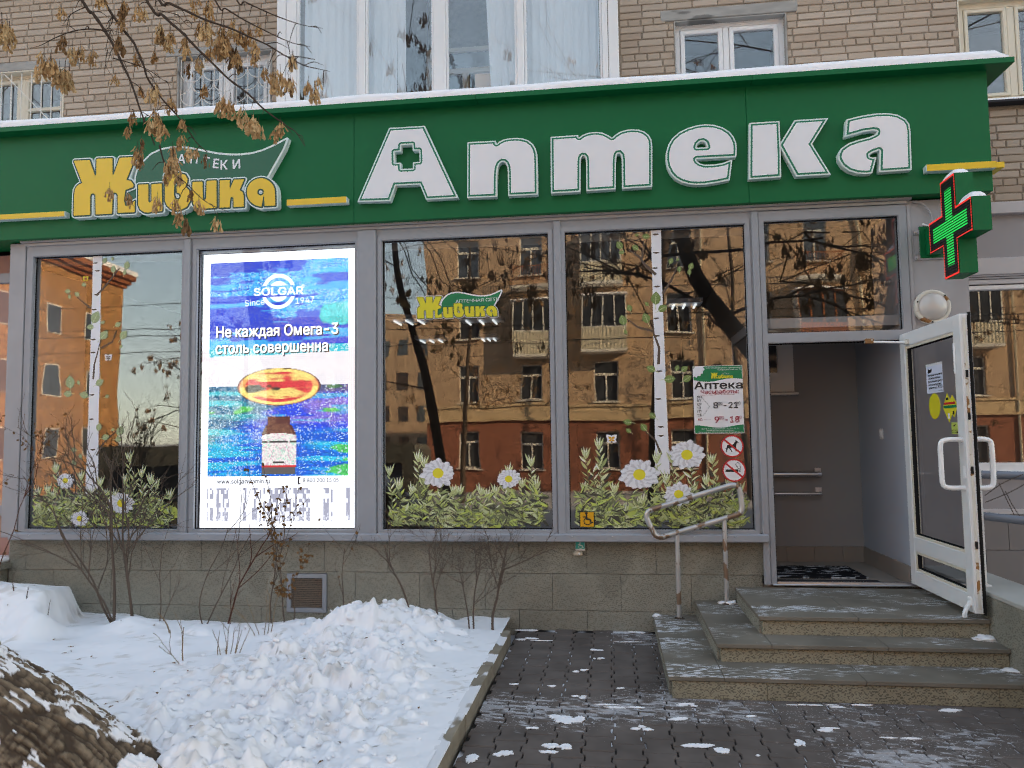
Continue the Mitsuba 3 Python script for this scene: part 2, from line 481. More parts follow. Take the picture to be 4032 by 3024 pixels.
def grid_mesh(xs, ys, fn):
    X, Y = np.meshgrid(xs, ys)
    Z = fn(X, Y)
    n, m = X.shape
    v = np.stack([X, Y, Z], -1).reshape(-1, 3)
    i, j = np.meshgrid(np.arange(n - 1), np.arange(m - 1), indexing='ij')
    q = np.stack([i * m + j, i * m + j + 1, (i + 1) * m + j + 1, (i + 1) * m + j], -1).reshape(-1, 4)
    return trimesh.Trimesh(v, np.vstack([q[:, [0, 1, 2]], q[:, [0, 2, 3]]]), process=False)


ROUGH = []
for _ in range(5200):
    x, y = rs.uniform(-3.5, -1.15), rs.uniform(-3.8, -0.25)
    w = math.exp(-((x + 1.95) / 0.75) ** 2) * (1.0 if y < -0.9 else 0.45) * (1 if x < -1.35 + 0.12 * rs.randn() - 0.18 * (y + 1.2) * (y < -1.2) else 0.06)
    if x < -2.5 and y > -1.7: w *= 0.12
    if rs.rand() < w:
        r = 0.010 + 0.062 * rs.rand() ** 3.2
        ROUGH.append((x, y, r, r * rs.uniform(0.35, 0.85)))
for x, y, r, h in ((-2.38, -1.62, 0.15, 0.10), (-2.05, -1.95, 0.13, 0.10), (-1.72, -1.45, 0.13, 0.08), (-2.32, -2.2, 0.11, 0.07), (-1.78, -2.05, 0.12, 0.08), (-2.1, -1.25, 0.13, 0.06), (-1.55, -1.75, 0.11, 0.06), (-2.0, -2.45, 0.12, 0.07), (-1.6, -1.0, 0.12, 0.05), (-2.55, -2.6, 0.10, 0.05), (-1.95, -0.9, 0.10, 0.06), (-1.55, -0.75, 0.12, 0.06), (-2.3, -0.86, 0.12, 0.06), (-1.3, -0.6, 0.1, 0.05),
                   (-5.0, -0.95, 0.16, 0.05), (-3.5, -0.7, 0.12, 0.04), (-2.75, -0.75, 0.14, 0.05), (-1.62, -0.62, 0.05, 0.07), (-2.42, -0.8, 0.07, 0.06)):
    ROUGH.append((x, y, r, h))


def snow_z(X, Y):
    Z, strip, n3 = snow_height(X, Y)
    P = np.stack([X, Y, X * 0], -1)
    for x, y, r, h in ROUGH:
        vlump(X, Y, Z, x, y, r, h)
    rough = np.exp(-((X + 1.9) / 0.8) ** 2) * sst(-0.5, -1.2, Y) * (1 - strip)
    Z = Z + (0.012 + 0.04 * rough) * (n3 - 0.5) + rough * (0.040 * np.abs(meshkit.noise(P * 21, 8) - 0.5) + 0.030 * np.abs(meshkit.noise(P * 47, 9) - 0.5))
    return Z


xs = np.concatenate([np.arange(-9, -5.8, 0.08), np.arange(-5.8, -3.0, 0.028), np.arange(-3.0, NX1, 0.0135), [NX1]])
ys = np.concatenate([np.arange(NY0, -3.9, 0.08), np.arange(-3.9, NY1, 0.0145), [NY1]])
SNOW = grid_mesh(xs, ys, snow_z)
sp_ = SNOW.vertices
g1 = meshkit.fbm(sp_ * 3.1, 2, 21)
g2 = meshkit.fbm(sp_ * 14, 3, 22)
g3 = meshkit.noise(sp_ * 62, 23)
dirt = (sst(0.54, 0.66, g2) * sst(0.42, 0.56, g1) * 0.6)[:, None]
speck = (sst(0.86, 0.90, g3) * sst(0.50, 0.60, g1) * 0.7)[:, None]
sc_ = np.array([0.86, 0.86, 0.88]) * (1 - dirt) + np.array([0.60, 0.57, 0.53]) * dirt
sc_ = sc_ * (1 - speck) + np.array([0.14, 0.12, 0.10]) * speck
solo('snow_bank', SNOW, 'm_snow', 'rough white snow heaped over the flower bed under the shop windows', kind='structure', smooth=True, color=sc_)
SG = SNOW.vertices.reshape(len(ys), len(xs), 3)


def sz(x, y):
    return float(SG[np.searchsorted(ys, y).clip(0, len(ys) - 1), np.searchsorted(xs, x).clip(0, len(xs) - 1), 2])


# loose clods of snow
clods = []
for _ in range(380):
    x, y = rs.normal(-1.85, 0.55), rs.uniform(-3.3, -0.5)
    if x > -1.0 or x < -3.4: continue
    if x > -1.4 and rs.rand() < 0.7: continue
    r = 0.008 + 0.022 * rs.rand() ** 3
    m = trimesh.creation.icosphere(subdivisions=1, radius=r)
    m.vertices = m.vertices * (1 + 0.5 * (rs.rand(len(m.vertices), 1) - 0.5)) * [1.2, 1, 0.75]
    m.apply_transform(trimesh.transformations.rotation_matrix(rs.uniform(0, 6.3), [0, 0, 1]))
    m.apply_translation((x, y, sz(x, y) + r * 0.35))
    clods.append(m)
solo('snow_clods', cat(clods), 'm_snow_clean', 'small loose lumps of snow strewn over the snow bank', 'snow', kind='stuff', smooth=True)

# dead leaves and seeds dropped on the snow
bits = []
for _ in range(70):
    x, y = rs.uniform(-5.6, -1.1), rs.uniform(-3.2, -0.4)
    a, l, w = rs.uniform(0, 6.3), rs.uniform(0.012, 0.032), rs.uniform(0.005, 0.011)
    p = np.array([[-l, 0, 0.004], [0, -w, 0.009], [l, 0, 0.003], [0, w, 0.006]])
    c, s = math.cos(a), math.sin(a)
    p[:, :2] = p[:, :2] @ np.array([[c, s], [-s, c]])
    bits.append(trimesh.Trimesh(p + [x, y, sz(x, y) + 0.003], [[0, 1, 2], [0, 2, 3]], process=False))
solo('leaf_litter', cat(bits), 'm_dry_leaf', 'dry brown leaf scraps scattered over the snow bank', 'litter', kind='stuff')

# ---------------------------------------------------------------- paving of interlocking blocks
pave = thing('pavement', 'grey brown interlocking paving blocks with patches of trodden snow', kind='structure')
part(pave, 'bed', bx(-0.86, 8, -6.5, 0.049, -0.05, -0.009), 'm_joint')
PX, PY, gap = 0.166, 0.206, 0.0045


def i_block(c=0.0):
    w, n_, l = PX / 2 + 0.0105 - gap / 2 - c, PX / 2 - 0.0105 - gap / 2 - c, PY / 2 - gap / 2 - c
    a, b = 0.034 + c * 0.3, 0.055 + c * 0.3
    return np.array([(-w, -l), (w, -l), (w, -b), (n_, -a), (n_, a), (w, b), (w, l), (-w, l), (-w, b), (-n_, a), (-n_, -a), (-w, -b)])


def block_mesh(seed):
    r = np.random.RandomState(seed)
    o, i = i_block(), i_block(0.005)
    top = 0.0 + r.uniform(-0.0006, 0.0006, 12)
    v = np.vstack([np.c_[o, np.full(12, -0.012)], np.c_[i, top]])
    f = [[k, (k + 1) % 12, 12 + (k + 1) % 12] for k in range(12)] + [[k, 12 + (k + 1) % 12, 12 + k] for k in range(12)]
    f += [[12 + a for a in t] for t in ((0, 1, 2), (0, 2, 11), (11, 2, 3), (11, 3, 10), (10, 3, 4), (10, 4, 9), (9, 4, 5), (9, 5, 8), (8, 5, 6), (8, 6, 7))]
    return trimesh.Trimesh(v, f, process=False)


blocks = [shape(block_mesh(s), 'm_paver_0') for s in range(3)]
block_raw = [block_mesh(s) for s in range(3)]
rest = []
nb = 0
for cx in range(0, 46):
    for cy in range(0, 32):
        x = -0.765 + cx * PX
        y = -0.06 - PY * (cy + (0.5 if cx % 2 else 0.0))
        if x > 0.40 and y > -1.66: continue
        if y > -0.07 and cx % 2 == 0: y -= 0.0
        k = rnd.randrange(3)
        tilt = (rnd.gauss(0, 0.35), rnd.gauss(0, 0.35), rnd.gauss(0, 0.6))
        dz = rnd.gauss(0, 0.0012)
        M = T().translate([x + rnd.gauss(0, 0.0012), y + rnd.gauss(0, 0.0012), dz]).rotate([0, 0, 1], tilt[2]).rotate([1, 0, 0], tilt[0]).rotate([0, 1, 0], tilt[1])
        seen = y > -3.12 and x < 2.9 - 0.1 * (y + 1.7) and x < 2.05 + (y + 2.7) * 0.75
        if seen and nb < 300:
            nb += 1
            part(pave, 'paving_block', {**blocks[k], 'to_world': M}, None)
        else:
            m = block_raw[k].copy()
            m.apply_transform(np.array(M.matrix, float))
            rest.append(m)
part(pave, 'paving_block', cat(rest), 'm_paver_0', kind='stuff')


def blob(cx, cy, rx, ry, seed, n=64, rag=0.62):
    a = np.arange(n) * 2 * np.pi / n
    r = 1 - rag + 2 * rag * meshkit.fbm(np.stack([np.cos(a) * 3.4 + seed * 9.1, np.sin(a) * 3.4, a * 0], -1), 4, seed)
    return Polygon(np.stack([cx + rx * r * np.cos(a), cy + ry * r * np.sin(a)], 1)).buffer(0)


pat = []
for i, (x, y, rx, ry) in enumerate([(-0.12, -0.62, 0.05, 0.035), (-0.12, -0.85, 0.04, 0.03), (-0.25, -1.20, 0.05, 0.03), (-0.75, -0.30, 0.10, 0.03), (-0.55, -0.36, 0.12, 0.012), (0.1, -0.35, 0.13, 0.012), (-0.42, -1.56, 0.05, 0.02), (-0.72, -1.52, 0.05, 0.02),
                                 (-0.22, -1.75, 0.05, 0.03), (-0.35, -2.18, 0.13, 0.07), (-0.5, -2.35, 0.05, 0.03), (-0.38, -2.62, 0.12, 0.06), (-0.62, -2.72, 0.07, 0.05), (0.03, -1.93, 0.16, 0.025), (0.38, -2.1, 0.07, 0.035), (0.13, -2.3, 0.08, 0.03), (0.43, -2.52, 0.14, 0.05), (0.05, -1.56, 0.05, 0.02),
                                 (-0.80, -2.8, 0.06, 0.08), (0.75, -2.62, 0.02, 0.018), (0.42, -1.86, 0.09, 0.03), (0.83, -2.02, 0.05, 0.025), (-0.80, -0.02, 0.17, 0.028), (0.22, -0.02, 0.10, 0.03), (1.45, -1.80, 0.13, 0.02), (2.0, -1.82, 0.14, 0.02), (1.1, -1.80, 0.1, 0.015), (1.2, -2.2, 0.1, 0.03), (1.65, -2.3, 0.16, 0.02), (1.0, -2.45, 0.05, 0.06)]):
    for g_ in [q for k_ in range(3) for q in geoms(blob(x + rnd.gauss(0, rx * 0.5), y + rnd.gauss(0, ry * 0.5), rx * rnd.uniform(0.22, 0.55), ry * rnd.uniform(0.3, 0.7), i * 3 + k_))]:
        inner = g_.buffer(-0.006)
        pat.append(plan(g_, 0.0005, 0.0035 + 0.0004 * (len(pat) % 5)))
        if geoms(inner):
            pat.append(plan(inner, 0.003, 0.0062 + 0.0004 * (len(pat) % 5)))
solo('snow_patch', cat(pat), 'm_snow_clean', 'thin ragged white patches of snow trodden onto the paving', 'snow', kind='stuff')

# kerb between bed and paving
kerb = thing('kerb', 'low concrete kerb between the snowy flower bed and the paving', kind='structure')
for i in range(6):
    y1 = 0.0 - i * 1.0 - 0.42
    part(kerb, 'kerb_stone', bx(-0.95 - 0.004 * i, -0.868 - 0.006 * i, y1 - 0.995, y1, -0.1, 0.098, 0.006), 'm_kerb')

# ---------------------------------------------------------------- the brick block of flats
YB = 0.90            # its wall; single bricks stand 12 mm proud of the mortar
flats = thing('apartment_block', 'buff brick apartment block with white framed windows above the green shop sign', 'building')
WIN = {'A': (-8.3, -6.155, 4.9, 6.06), 'B': (-4.76, -3.64, 4.9, 6.08), 'R': (0.755, 1.885, 5.0, 6.03), 'F': (3.53, 5.6, 4.955, 6.02)}
LINT = {'A': (-8.4, -5.98, 6.06, 6.165), 'B': (-4.90, -3.50, 6.085, 6.165), 'R': (0.62, 2.0, 6.035, 6.15)}
hole = union_all([sbox(a, c, b, d) for a, b, c, d in WIN.values()] + [sbox(-3.15, 4.5, -0.02, 7.2), sbox(3.42, -1, 30, 3.86), sbox(-40, 0, 3.09, 4.2)])
wall = sbox(-30, 2.0, 45, 15.5).difference(hole)
part(flats, 'wall', flat(wall, YB + 0.012, 0.45), 'm_mortar')
part(flats, 'rear_wall', cat([bx(-30, 45, 12.0, 12.4, -0.5, 15.5), bx(-30.4, -30, YB, 12.4, -0.5, 15.5), bx(45, 45.4, YB, 12.4, -0.5, 15.5)]), 'm_mortar')
part(flats, 'roof', bx(-30.6, 45.6, 0.5, 12.8, 15.5, 15.8), 'm_concrete')
for k, (a, b, c, d) in LINT.items():
    part(flats, 'lintel', bx(a, b, YB - 0.004, YB + 0.05, c, d, 0.006), 'm_concrete')


def brick_mesh(w, h, seed, d=0.020):
    r = np.random.RandomState(seed)
    c = 0.0055
    j = lambda s: r.uniform(-s, s, 4)
    w, h = w / 2, h / 2
    bk = [(-w, -h), (w, -h), (w, h), (-w, h)]
    back = np.array([(x, d, z) for x, z in bk])
    mid = np.array([(x + a, c * 1.1, z + b) for (x, z), a, b in zip(bk, j(0.0022), j(0.0022))])
    fr = np.array([((w - c) * np.sign(x) + a, y, (h - c) * np.sign(z) + b) for (x, z), a, y, b in zip(bk, j(0.0025), j(0.0018), j(0.002))])
    v = np.vstack([back, mid, fr])
    f = []
    for lo, hi in ((0, 4), (4, 8)):
        for k in range(4):
            f += [[lo + k, lo + (k + 1) % 4, hi + (k + 1) % 4], [lo + k, hi + (k + 1) % 4, hi + k]]
    f += [[8, 9, 10], [8, 10, 11]]
    return trimesh.Trimesh(v, f, process=False)


SB, HB, CO = 0.248, 0.065, 0.0762
stretchers = [shape(brick_mesh(SB, HB, s), f'm_brick_{s % 5}') for s in range(10)]
headers = [shape(brick_mesh(0.118, HB, 30 + s), f'm_brick_{s % 5}') for s in range(10)]
clear = union_all([sbox(a - 0.005, c - 0.6, b + 0.005, d) for a, b, c, d in [(-8.3, -6.155, 4.9, 6.06), (-4.76, -3.64, 4.9, 6.08), (0.755, 1.885, 5.0, 6.03)]] + [sbox(3.525, 4.90, 6, 6.02)] + [sbox(a, c, b, d) for a, b, c, d in LINT.values()] + [sbox(-3.42, 4, 0.20, 8)])
todo = []
for row in range(-1, 41):
    z = 3.99 + CO * row
    head = (row % 5) == 2
    pitch = 0.130 if head else 0.260
    n = int(13.5 / pitch)
    for i in range(n):
        x = -7.55 + pitch * (i + (0.25 if head else 0.0)) + 0.012 * math.sin(row * 1.7) + 0.055 * (row // 5 % 2)
        vis = (z > 5.27 + 0.0 * x and x < 0.2 and x > -7.5 and z < 7.02) or (x >= 0.2 and 5.38 < z < 6.30 and x < 3.6) or (x > 3.60 and z < 4.90 and x < 4.55)
        if not vis: continue
        w = 0.118 if head else SB
        b = sbox(x - w / 2, z - HB / 2, x + w / 2, z + HB / 2)
        free = b.difference(clear)
        if free.area < 0.12 * b.area: continue
        if free.area < 0.97 * b.area:
            g_ = max(geoms(free), key=lambda q: q.area)
            x0, z0, x1, z1 = g_.bounds
            if x1 - x0 < 0.02 or z1 - z0 < 0.03: continue
            todo.append(((x1 - x0) * (z1 - z0), x0, x1, z0, z1, True, head))
        else:
            todo.append((w * HB * (1 if -7.2 < x < 4.4 and z < 6.75 else 0.4), x - w / 2, x + w / 2, z - HB / 2, z + HB / 2, False, head))
todo.sort(key=lambda t: -t[0])
left = []
for i, (a, x0, x1, z0, z1, cut, head) in enumerate(todo):
    jx, jz, ro = rnd.gauss(0, 0.0022), rnd.gauss(0, 0.0016), rnd.gauss(0, 0.25)
    M = T().translate([(x0 + x1) / 2 + jx, YB + rnd.gauss(0, 0.0012), (z0 + z1) / 2 + jz]).rotate([0, 1, 0], ro)
    if i < 300:
        if cut:
            part(flats, 'brick', {**shape(brick_mesh(x1 - x0, z1 - z0, i), f'm_brick_{i % 5}'), 'to_world': M}, None)
        else:
            part(flats, 'brick', {**(headers if head else stretchers)[rnd.randrange(10)], 'to_world': M}, None)
    else:
        m = brick_mesh(x1 - x0, z1 - z0, i)
        m.apply_transform(np.array(M.matrix, float))
        left.append(m)
if left:
    part(flats, 'brick', cat(left), 'm_brick_1', kind='stuff')


def window(holder, x0, x1, z0, z1, y, posts, fw=0.055, m='m_pvc', glass='m_glass', sash=0.045, sill=True, room=True):
    """A casement: outer frame, sashes between the posts, panes; a dim room behind."""
    w = part(holder, 'window', tiered(sbox(x0, z0, x1, z1).difference(sbox(x0 + fw, z0 + fw, x1 - fw, z1 - fw)), y, 0.07, 0.005), m)
    xs_ = [x0 + fw] + [p for q in posts for p in (q - fw / 2, q + fw / 2)] + [x1 - fw]
    for q in posts:
        part(w, 'post', bx(q - fw / 2, q + fw / 2, y - 0.002, y + 0.07, z0 + fw, z1 - fw, 0.004), m)
    for a, b in zip(xs_[::2], xs_[1::2]):
        o = sbox(a + 0.004, z0 + fw + 0.004, b - 0.004, z1 - fw - 0.004)
        part(w, 'sash', tiered(o.difference(o.buffer(-sash, join_style=2)), y - 0.012, 0.05, 0.005), m)
        part(w, 'pane', sheet(o.buffer(-sash + 0.006, join_style=2), y + 0.02), glass)
    if room:
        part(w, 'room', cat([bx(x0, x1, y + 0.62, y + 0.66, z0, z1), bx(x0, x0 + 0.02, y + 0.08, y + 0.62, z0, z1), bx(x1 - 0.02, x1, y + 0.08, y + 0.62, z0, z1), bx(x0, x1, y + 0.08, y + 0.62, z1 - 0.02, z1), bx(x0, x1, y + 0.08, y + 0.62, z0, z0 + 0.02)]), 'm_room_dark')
    return w


wA = window(flats, -8.3, -6.16, 4.9, 6.055, YB + 0.10, [-7.22, -6.74], m='m_pvc_old')
part(wA, 'transom', bx(-6.70, -6.24, YB + 0.085, YB + 0.13, 5.60, 5.64, 0.004), 'm_pvc_old')
wB = window(flats, -4.75, -3.65, 4.9, 6.075, YB + 0.10, [-4.22], fw=0.08)
wR = window(flats, 0.76, 1.88, 5.0, 6.025, YB + 0.09, [1.29], fw=0.06)
wF = window(flats, 3.54, 5.58, 4.96, 6.015, YB + 0.08, [4.05, 4.75], fw=0.07, m='m_pvc_old', sash=0.035)
part(flats, 'window_ledge', bx(3.44, 5.7, YB - 0.10, YB + 0.06, 4.905, 4.93, 0.004), 'm_frame_dark')
solo('snow_on_ledge', tube([(3.42, YB - 0.03, 4.945), (4.3, YB - 0.03, 4.95), (5.7, YB - 0.03, 4.943)], 0.024, 8), 'm_snow_clean', 'thin strip of snow lying on the window ledge right of the green sign', 'snow', smooth=True)
for k, (a, b, c, d) in WIN.items():
    part(flats, 'reveal', flat(sbox(a, c, b, d).difference(sbox(a + 0.012, c + 0.012, b - 0.012, d - 0.012)), YB + 0.004, 0.3), 'm_pvc_old' if k in 'AF' else 'm_concrete')

# iron grilles
gA = thing('window_grille', 'pale iron window grille of plain bars with crossing diagonals, far left', 'window grille')
for x in np.arange(-8.25, -6.15, 0.128):
    part(gA, 'bar', tube([(x, YB + 0.03, 4.95), (x, YB + 0.03, 6.045)], 0.007, 6), 'm_bars')
for (xa, za, xb, zb) in ((-6.93, 6.04, -6.17, 5.28), (-7.0, 6.04, -7.9, 5.14), (-6.93, 6.04, -7.0, 6.04)):
    part(gA, 'diagonal_bar', tube([(xa, YB + 0.022, za), (xb, YB + 0.022, zb)], 0.006, 6), 'm_bars')
gB = thing('window_grille', 'pale iron window grille with rows of scalloped arcs on upright bars', 'window grille')
bars = np.linspace(-4.73, -3.67, 9)
for x in bars:
    part(gB, 'bar', tube([(x, YB + 0.03, 4.95), (x, YB + 0.03, 6.05)], 0.006, 6), 'm_bars')
pit = bars[1] - bars[0]
for row in range(4):
    for i in range(-1, 5):
        cx = bars[0] + pit * (2 * i + 1 + row % 2)
        zc = 5.90 - row * 0.135
        a = np.linspace(math.pi, 2 * math.pi, 13)
        pts = [(cx + pit * math.cos(t), YB + 0.023, zc + pit * 0.95 * math.sin(t)) for t in a]
        pts = [q for q in pts if bars[0] - 0.005 <= q[0] <= bars[-1] + 0.005]
        if len(pts) > 2: part(gB, 'arc', tube(pts, 0.005, 6), 'm_bars')

# glazed balcony over the sign
YG = 0.40
bal = part(flats, 'balcony', cat([bx(-3.36, 0.17, YG + 0.02, YB + 0.2, 4.7, 5.10), bx(-3.36, 0.17, YG + 0.02, YB + 0.2, 7.15, 7.3)]), 'm_shop_light')
part(bal, 'side_panel', cat([bx(-3.36, -3.33, YG + 0.1, YB + 0.1, 5.1, 7.15), bx(0.14, 0.17, YG + 0.1, YB + 0.1, 5.1, 7.15)]), 'm_pvc')
for x0, x1 in ((-3.36, -3.262), (-3.258, -3.15), (-2.478, -2.409), (-1.69, -1.565), (-0.838, -0.768), (0.01, 0.065), (0.07, 0.17)):
    part(bal, 'frame_post', bx(x0, x1, YG, YG + 0.08, 5.16, 7.15, 0.008), 'm_pvc')
part(bal, 'frame_rail', bx(-3.36, 0.17, YG - 0.004, YG + 0.085, 5.08, 5.20, 0.008), 'm_pvc')
for a, b in ((-3.15, -2.478), (-2.409, -1.69), (-1.565, -0.838), (-0.768, 0.01)):
    o = sbox(a + 0.002, 5.205, b - 0.002, 7.14)
    part(bal, 'sash', tiered(o.difference(o.buffer(-0.022, join_style=2)), YG + 0.015, 0.05, 0.004), 'm_pvc')
    part(bal, 'pane', sheet(o.buffer(-0.018, join_style=2), YG + 0.04), 'm_glass_clear')
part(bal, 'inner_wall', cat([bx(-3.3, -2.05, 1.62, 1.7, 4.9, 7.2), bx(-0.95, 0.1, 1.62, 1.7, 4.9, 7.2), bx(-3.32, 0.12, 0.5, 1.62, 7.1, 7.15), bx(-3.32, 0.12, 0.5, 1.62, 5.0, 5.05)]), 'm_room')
part(bal, 'inner_window', tiered(sbox(-2.05, 4.9, -0.95, 6.3).difference(union_all([sbox(-2.0, 5.0, -1.62, 5.98), sbox(-1.54, 5.0, -1.0, 5.98), sbox(-2.0, 6.05, -1.0, 6.25)])), 1.6, 0.06, 0.004), 'm_pvc_old')
part(bal, 'inner_pane', flat(sbox(-2.03, 4.95, -0.97, 6.28), 1.64, 0.01), 'm_far_glass')
solo('chipboard_panel', bx(-1.30, -1.06, 0.60, 0.615, 5.20, 5.47), 'm_osb', 'small chipboard panel leaning behind the balcony glass', 'board')


def blind(label, spans, tiltx=0.0):
    t = thing('vertical_blind', label, 'blind', 'vertical blinds in the glazed balcony')
    part(t, 'headrail', bx(spans[0][0], spans[-1][1], 0.505, 0.535, 7.04, 7.08), 'm_pvc')
    for a, b in spans:
        x = a
        while x + 0.02 < b:
            w = min(0.089, b - x)
            lean = rnd.gauss(0, 0.006) + tiltx
            v = np.array([(x + w * s, 0.517 + 0.012 * math.sin(s * 3.1) + (0.012 if k else -0.004), z) for k, z in ((0, 5.15), (1, 7.05)) for s in (0, 0.33, 0.66, 1.0)])
            v[:4, 0] += lean
            f = [[i, i + 1, i + 5] for i in range(3)] + [[i, i + 5, i + 4] for i in range(3)]
            part(t, 'slat', trimesh.Trimesh(v, f, process=False), 'm_blind')
            x += 0.080
    return t


blind('pale blue grey vertical blind drawn across the leftmost balcony pane', [(-3.10, -2.47)])
blind('pale blue grey vertical blind covering the left half of the second balcony pane', [(-2.42, -2.00)])
blind('pale blue grey vertical blind with slanting slats in the third balcony pane', [(-1.20, -0.84)], 0.09)
blind('pale blue grey vertical blind drawn across the rightmost balcony pane', [(-0.775, -0.02)])

# ---------------------------------------------------------------- neighbouring shop front, right
nb_ = thing('neighbour_shop', 'grey neighbouring shop front with white band and large window, at the right edge', 'building')
part(nb_, 'wall', flat(sbox(3.0, -0.1, 14, 3.86).difference(union_all([sbox(3.42, 1.415, 8, 3.14)])), YB + 0.02, 0.3), 'm_shop_grey')
part(nb_, 'cornice', bx(3.0, 14, YB - 0.05, YB + 0.1, 3.82, 3.935, 0.006), 'm_shop_light')
part(nb_, 'band', cat([bx(3.0, 14, YB - 0.004, YB + 0.03, 3.235, 3.40, 0.004), bx(3.0, 14, YB - 0.012, YB + 0.03, 3.14, 3.185, 0.004)]), 'm_shop_light')
part(nb_, 'roller_box', cat([bx(3.1, 14, YB - 0.02, YB + 0.02, 3.19, 3.205), bx(3.1, 14, YB - 0.02, YB + 0.02, 3.212, 3.228)]), 'm_shop_grey')
part(nb_, 'window_frame', tiered(sbox(3.3, 1.33, 8.1, 3.13).difference(sbox(3.44, 1.42, 8, 3.09)), YB + 0.0, 0.08, 0.005), 'm_pvc')
part(nb_, 'pane', sheet(sbox(3.42, 1.40, 8.02, 3.11), YB + 0.05), 'm_glass')
part(nb_, 'room', cat([bx(3.3, 8.2, 4.0, 4.05, 0.4, 3.4), bx(3.2, 3.24, 1.0, 4, 0.4, 3.4), bx(8.2, 8.24, 1.0, 4, 0.4, 3.4), bx(3.2, 8.2, 1.25, 4, 0.9, 1.0), bx(3.2, 8.2, 1.25, 4, 3.3, 3.4)]), 'm_room')
part(nb_, 'sill', bx(3.2, 8.2, YB - 0.06, YB + 0.04, 1.31, 1.345, 0.004), 'm_pvc')
part(nb_, 'sill_trim', bx(3.0, 14, YB - 0.015, YB + 0.02, 0.935, 0.985, 0.004), 'm_shop_light')
for r_ in range(4):
    for c_ in range(4):
        x = 3.08 + 0.42 * c_ + (0.0 if r_ % 2 else 0.21)
        z0 = 0.935 - 0.335 * (r_ + 1)
        part(nb_, 'plinth_tile', bx(x + 0.002, x + 0.418, YB - 0.012, YB + 0.03, z0 + 0.002, z0 + 0.333, 0.002), 'm_tile_grey')

# ---------------------------------------------------------------- the chemist's shop, built out in front
shop = thing('pharmacy_shop', 'grey framed pharmacy shop front with granite plinth and open doorway', 'shop')
FR = [(-5.70, -4.115, 'l'), (-3.955, -2.365, 'l'), (-2.10, -0.528, 'l'), (-0.373, 1.23, 'l')]
ZS, ZT = 0.893, 3.595
fronts = sbox(-5.79, 0.865, 1.39, 3.735).difference(union_all([sbox(a, ZS, b, ZT) for a, b, _ in FR] + [sbox(1.30, 0, 2, 4)]))
part(shop, 'frame', tiered(fronts, -0.02, 0.10, 0.005), 'm_frame')
for x0, x1, d in ((-4.085, -4.02, 0.05), (-2.335, -2.155, 0.055), (-0.475, -0.41, 0.05), (1.29, 1.345, 0.05)):
    part(shop, 'mullion', bx(x0, x1, -d, -0.015, 0.80 if x0 < 1 else 0.425, 3.70, 0.006), 'm_frame')
for a, b, _ in FR:
    o = sbox(a - 0.045, ZS - 0.045, b + 0.045, ZT + 0.045)
    part(shop, 'glazing_bead', tiered(o.difference(sbox(a, ZS, b, ZT)), -0.034, 0.03, 0.006), 'm_frame')
    o = sbox(a - 0.002, ZS - 0.002, b + 0.002, ZT + 0.002)
    part(shop, 'gasket', flat(o.difference(o.buffer(-0.009, join_style=2)), 0.004, 0.012), 'm_rubber')
    if a != -3.955:
        part(shop, 'pane', glass_sheet(o, 0.0195, int(abs(a) * 10)), 'm_glass', smooth=True)
    else:
        part(shop, 'pane', sheet(o, 0.018), 'm_glass_screen')
part(shop, 'sill', cat([bx(-5.83, -2.33, -0.105, -0.02, 0.795, 0.862, 0.008), bx(-2.325, 1.335, -0.105, -0.02, 0.793, 0.860, 0.008)]), 'm_frame')
scr = [at(turned(lathe([(0, 0.006), (0.006, 0.003), (0.007, 0.0)], 8), FACE), x, -0.105, 0.84) for x in np.arange(-5.6, 1.3, 0.35)]
part(shop, 'sill_screw', cat(scr), 'm_steel_trim', kind='stuff')
part(shop, 'head_trim', cat([bx(-5.83, 2.64, -0.07, 0.02, 3.735, 3.775, 0.004), bx(-5.80, 2.60, -0.045, 0.02, 3.705, 3.733, 0.004)]), 'm_steel_trim')
# doorway frame with its fanlight
dfr = sbox(1.347, 0.425, 2.60, 3.70).difference(union_all([sbox(1.398, 2.605, 2.53, 3.605), sbox(1.398, 0, 2.53, 2.515)]))
part(shop, 'door_frame', tiered(dfr, -0.035, 0.10, 0.006), 'm_frame')
o = sbox(1.396, 2.603, 2.532, 3.607)
part(shop, 'gasket', flat(o.difference(o.buffer(-0.009, join_style=2)), -0.004, 0.012), 'm_rubber')
part(shop, 'fanlight_pane', glass_sheet(o, 0.013, 77), 'm_glass', smooth=True)
part(shop, 'door_seal', flat(sbox(1.396, 0.425, 2.532, 2.517).difference(sbox(1.405, 0, 2.523, 2.508)), -0.012, 0.05), 'm_rubber')
part(shop, 'threshold', cat([bx(1.36, 2.56, -0.05, 0.06, 0.418, 0.436, 0.004), bx(1.38, 2.54, 0.0, 0.012, 0.436, 0.447), bx(1.38, 2.54, 0.03, 0.042, 0.436, 0.445)]), 'm_chrome')
part(shop, 'pilaster', cat([bx(2.604, 3.085, -0.012, 0.9, 0.3, 3.735), bx(2.604, 2.635, -0.03, 0.05, 0.44, 3.70, 0.004)]), 'm_paint_grey')
part(shop, 'pilaster', cat([bx(-5.965, -5.795, -0.03, 0.9, 0.81, 3.74, 0.004)]), 'm_paint_grey', label='pale rendered pilaster at the left end of the windows')
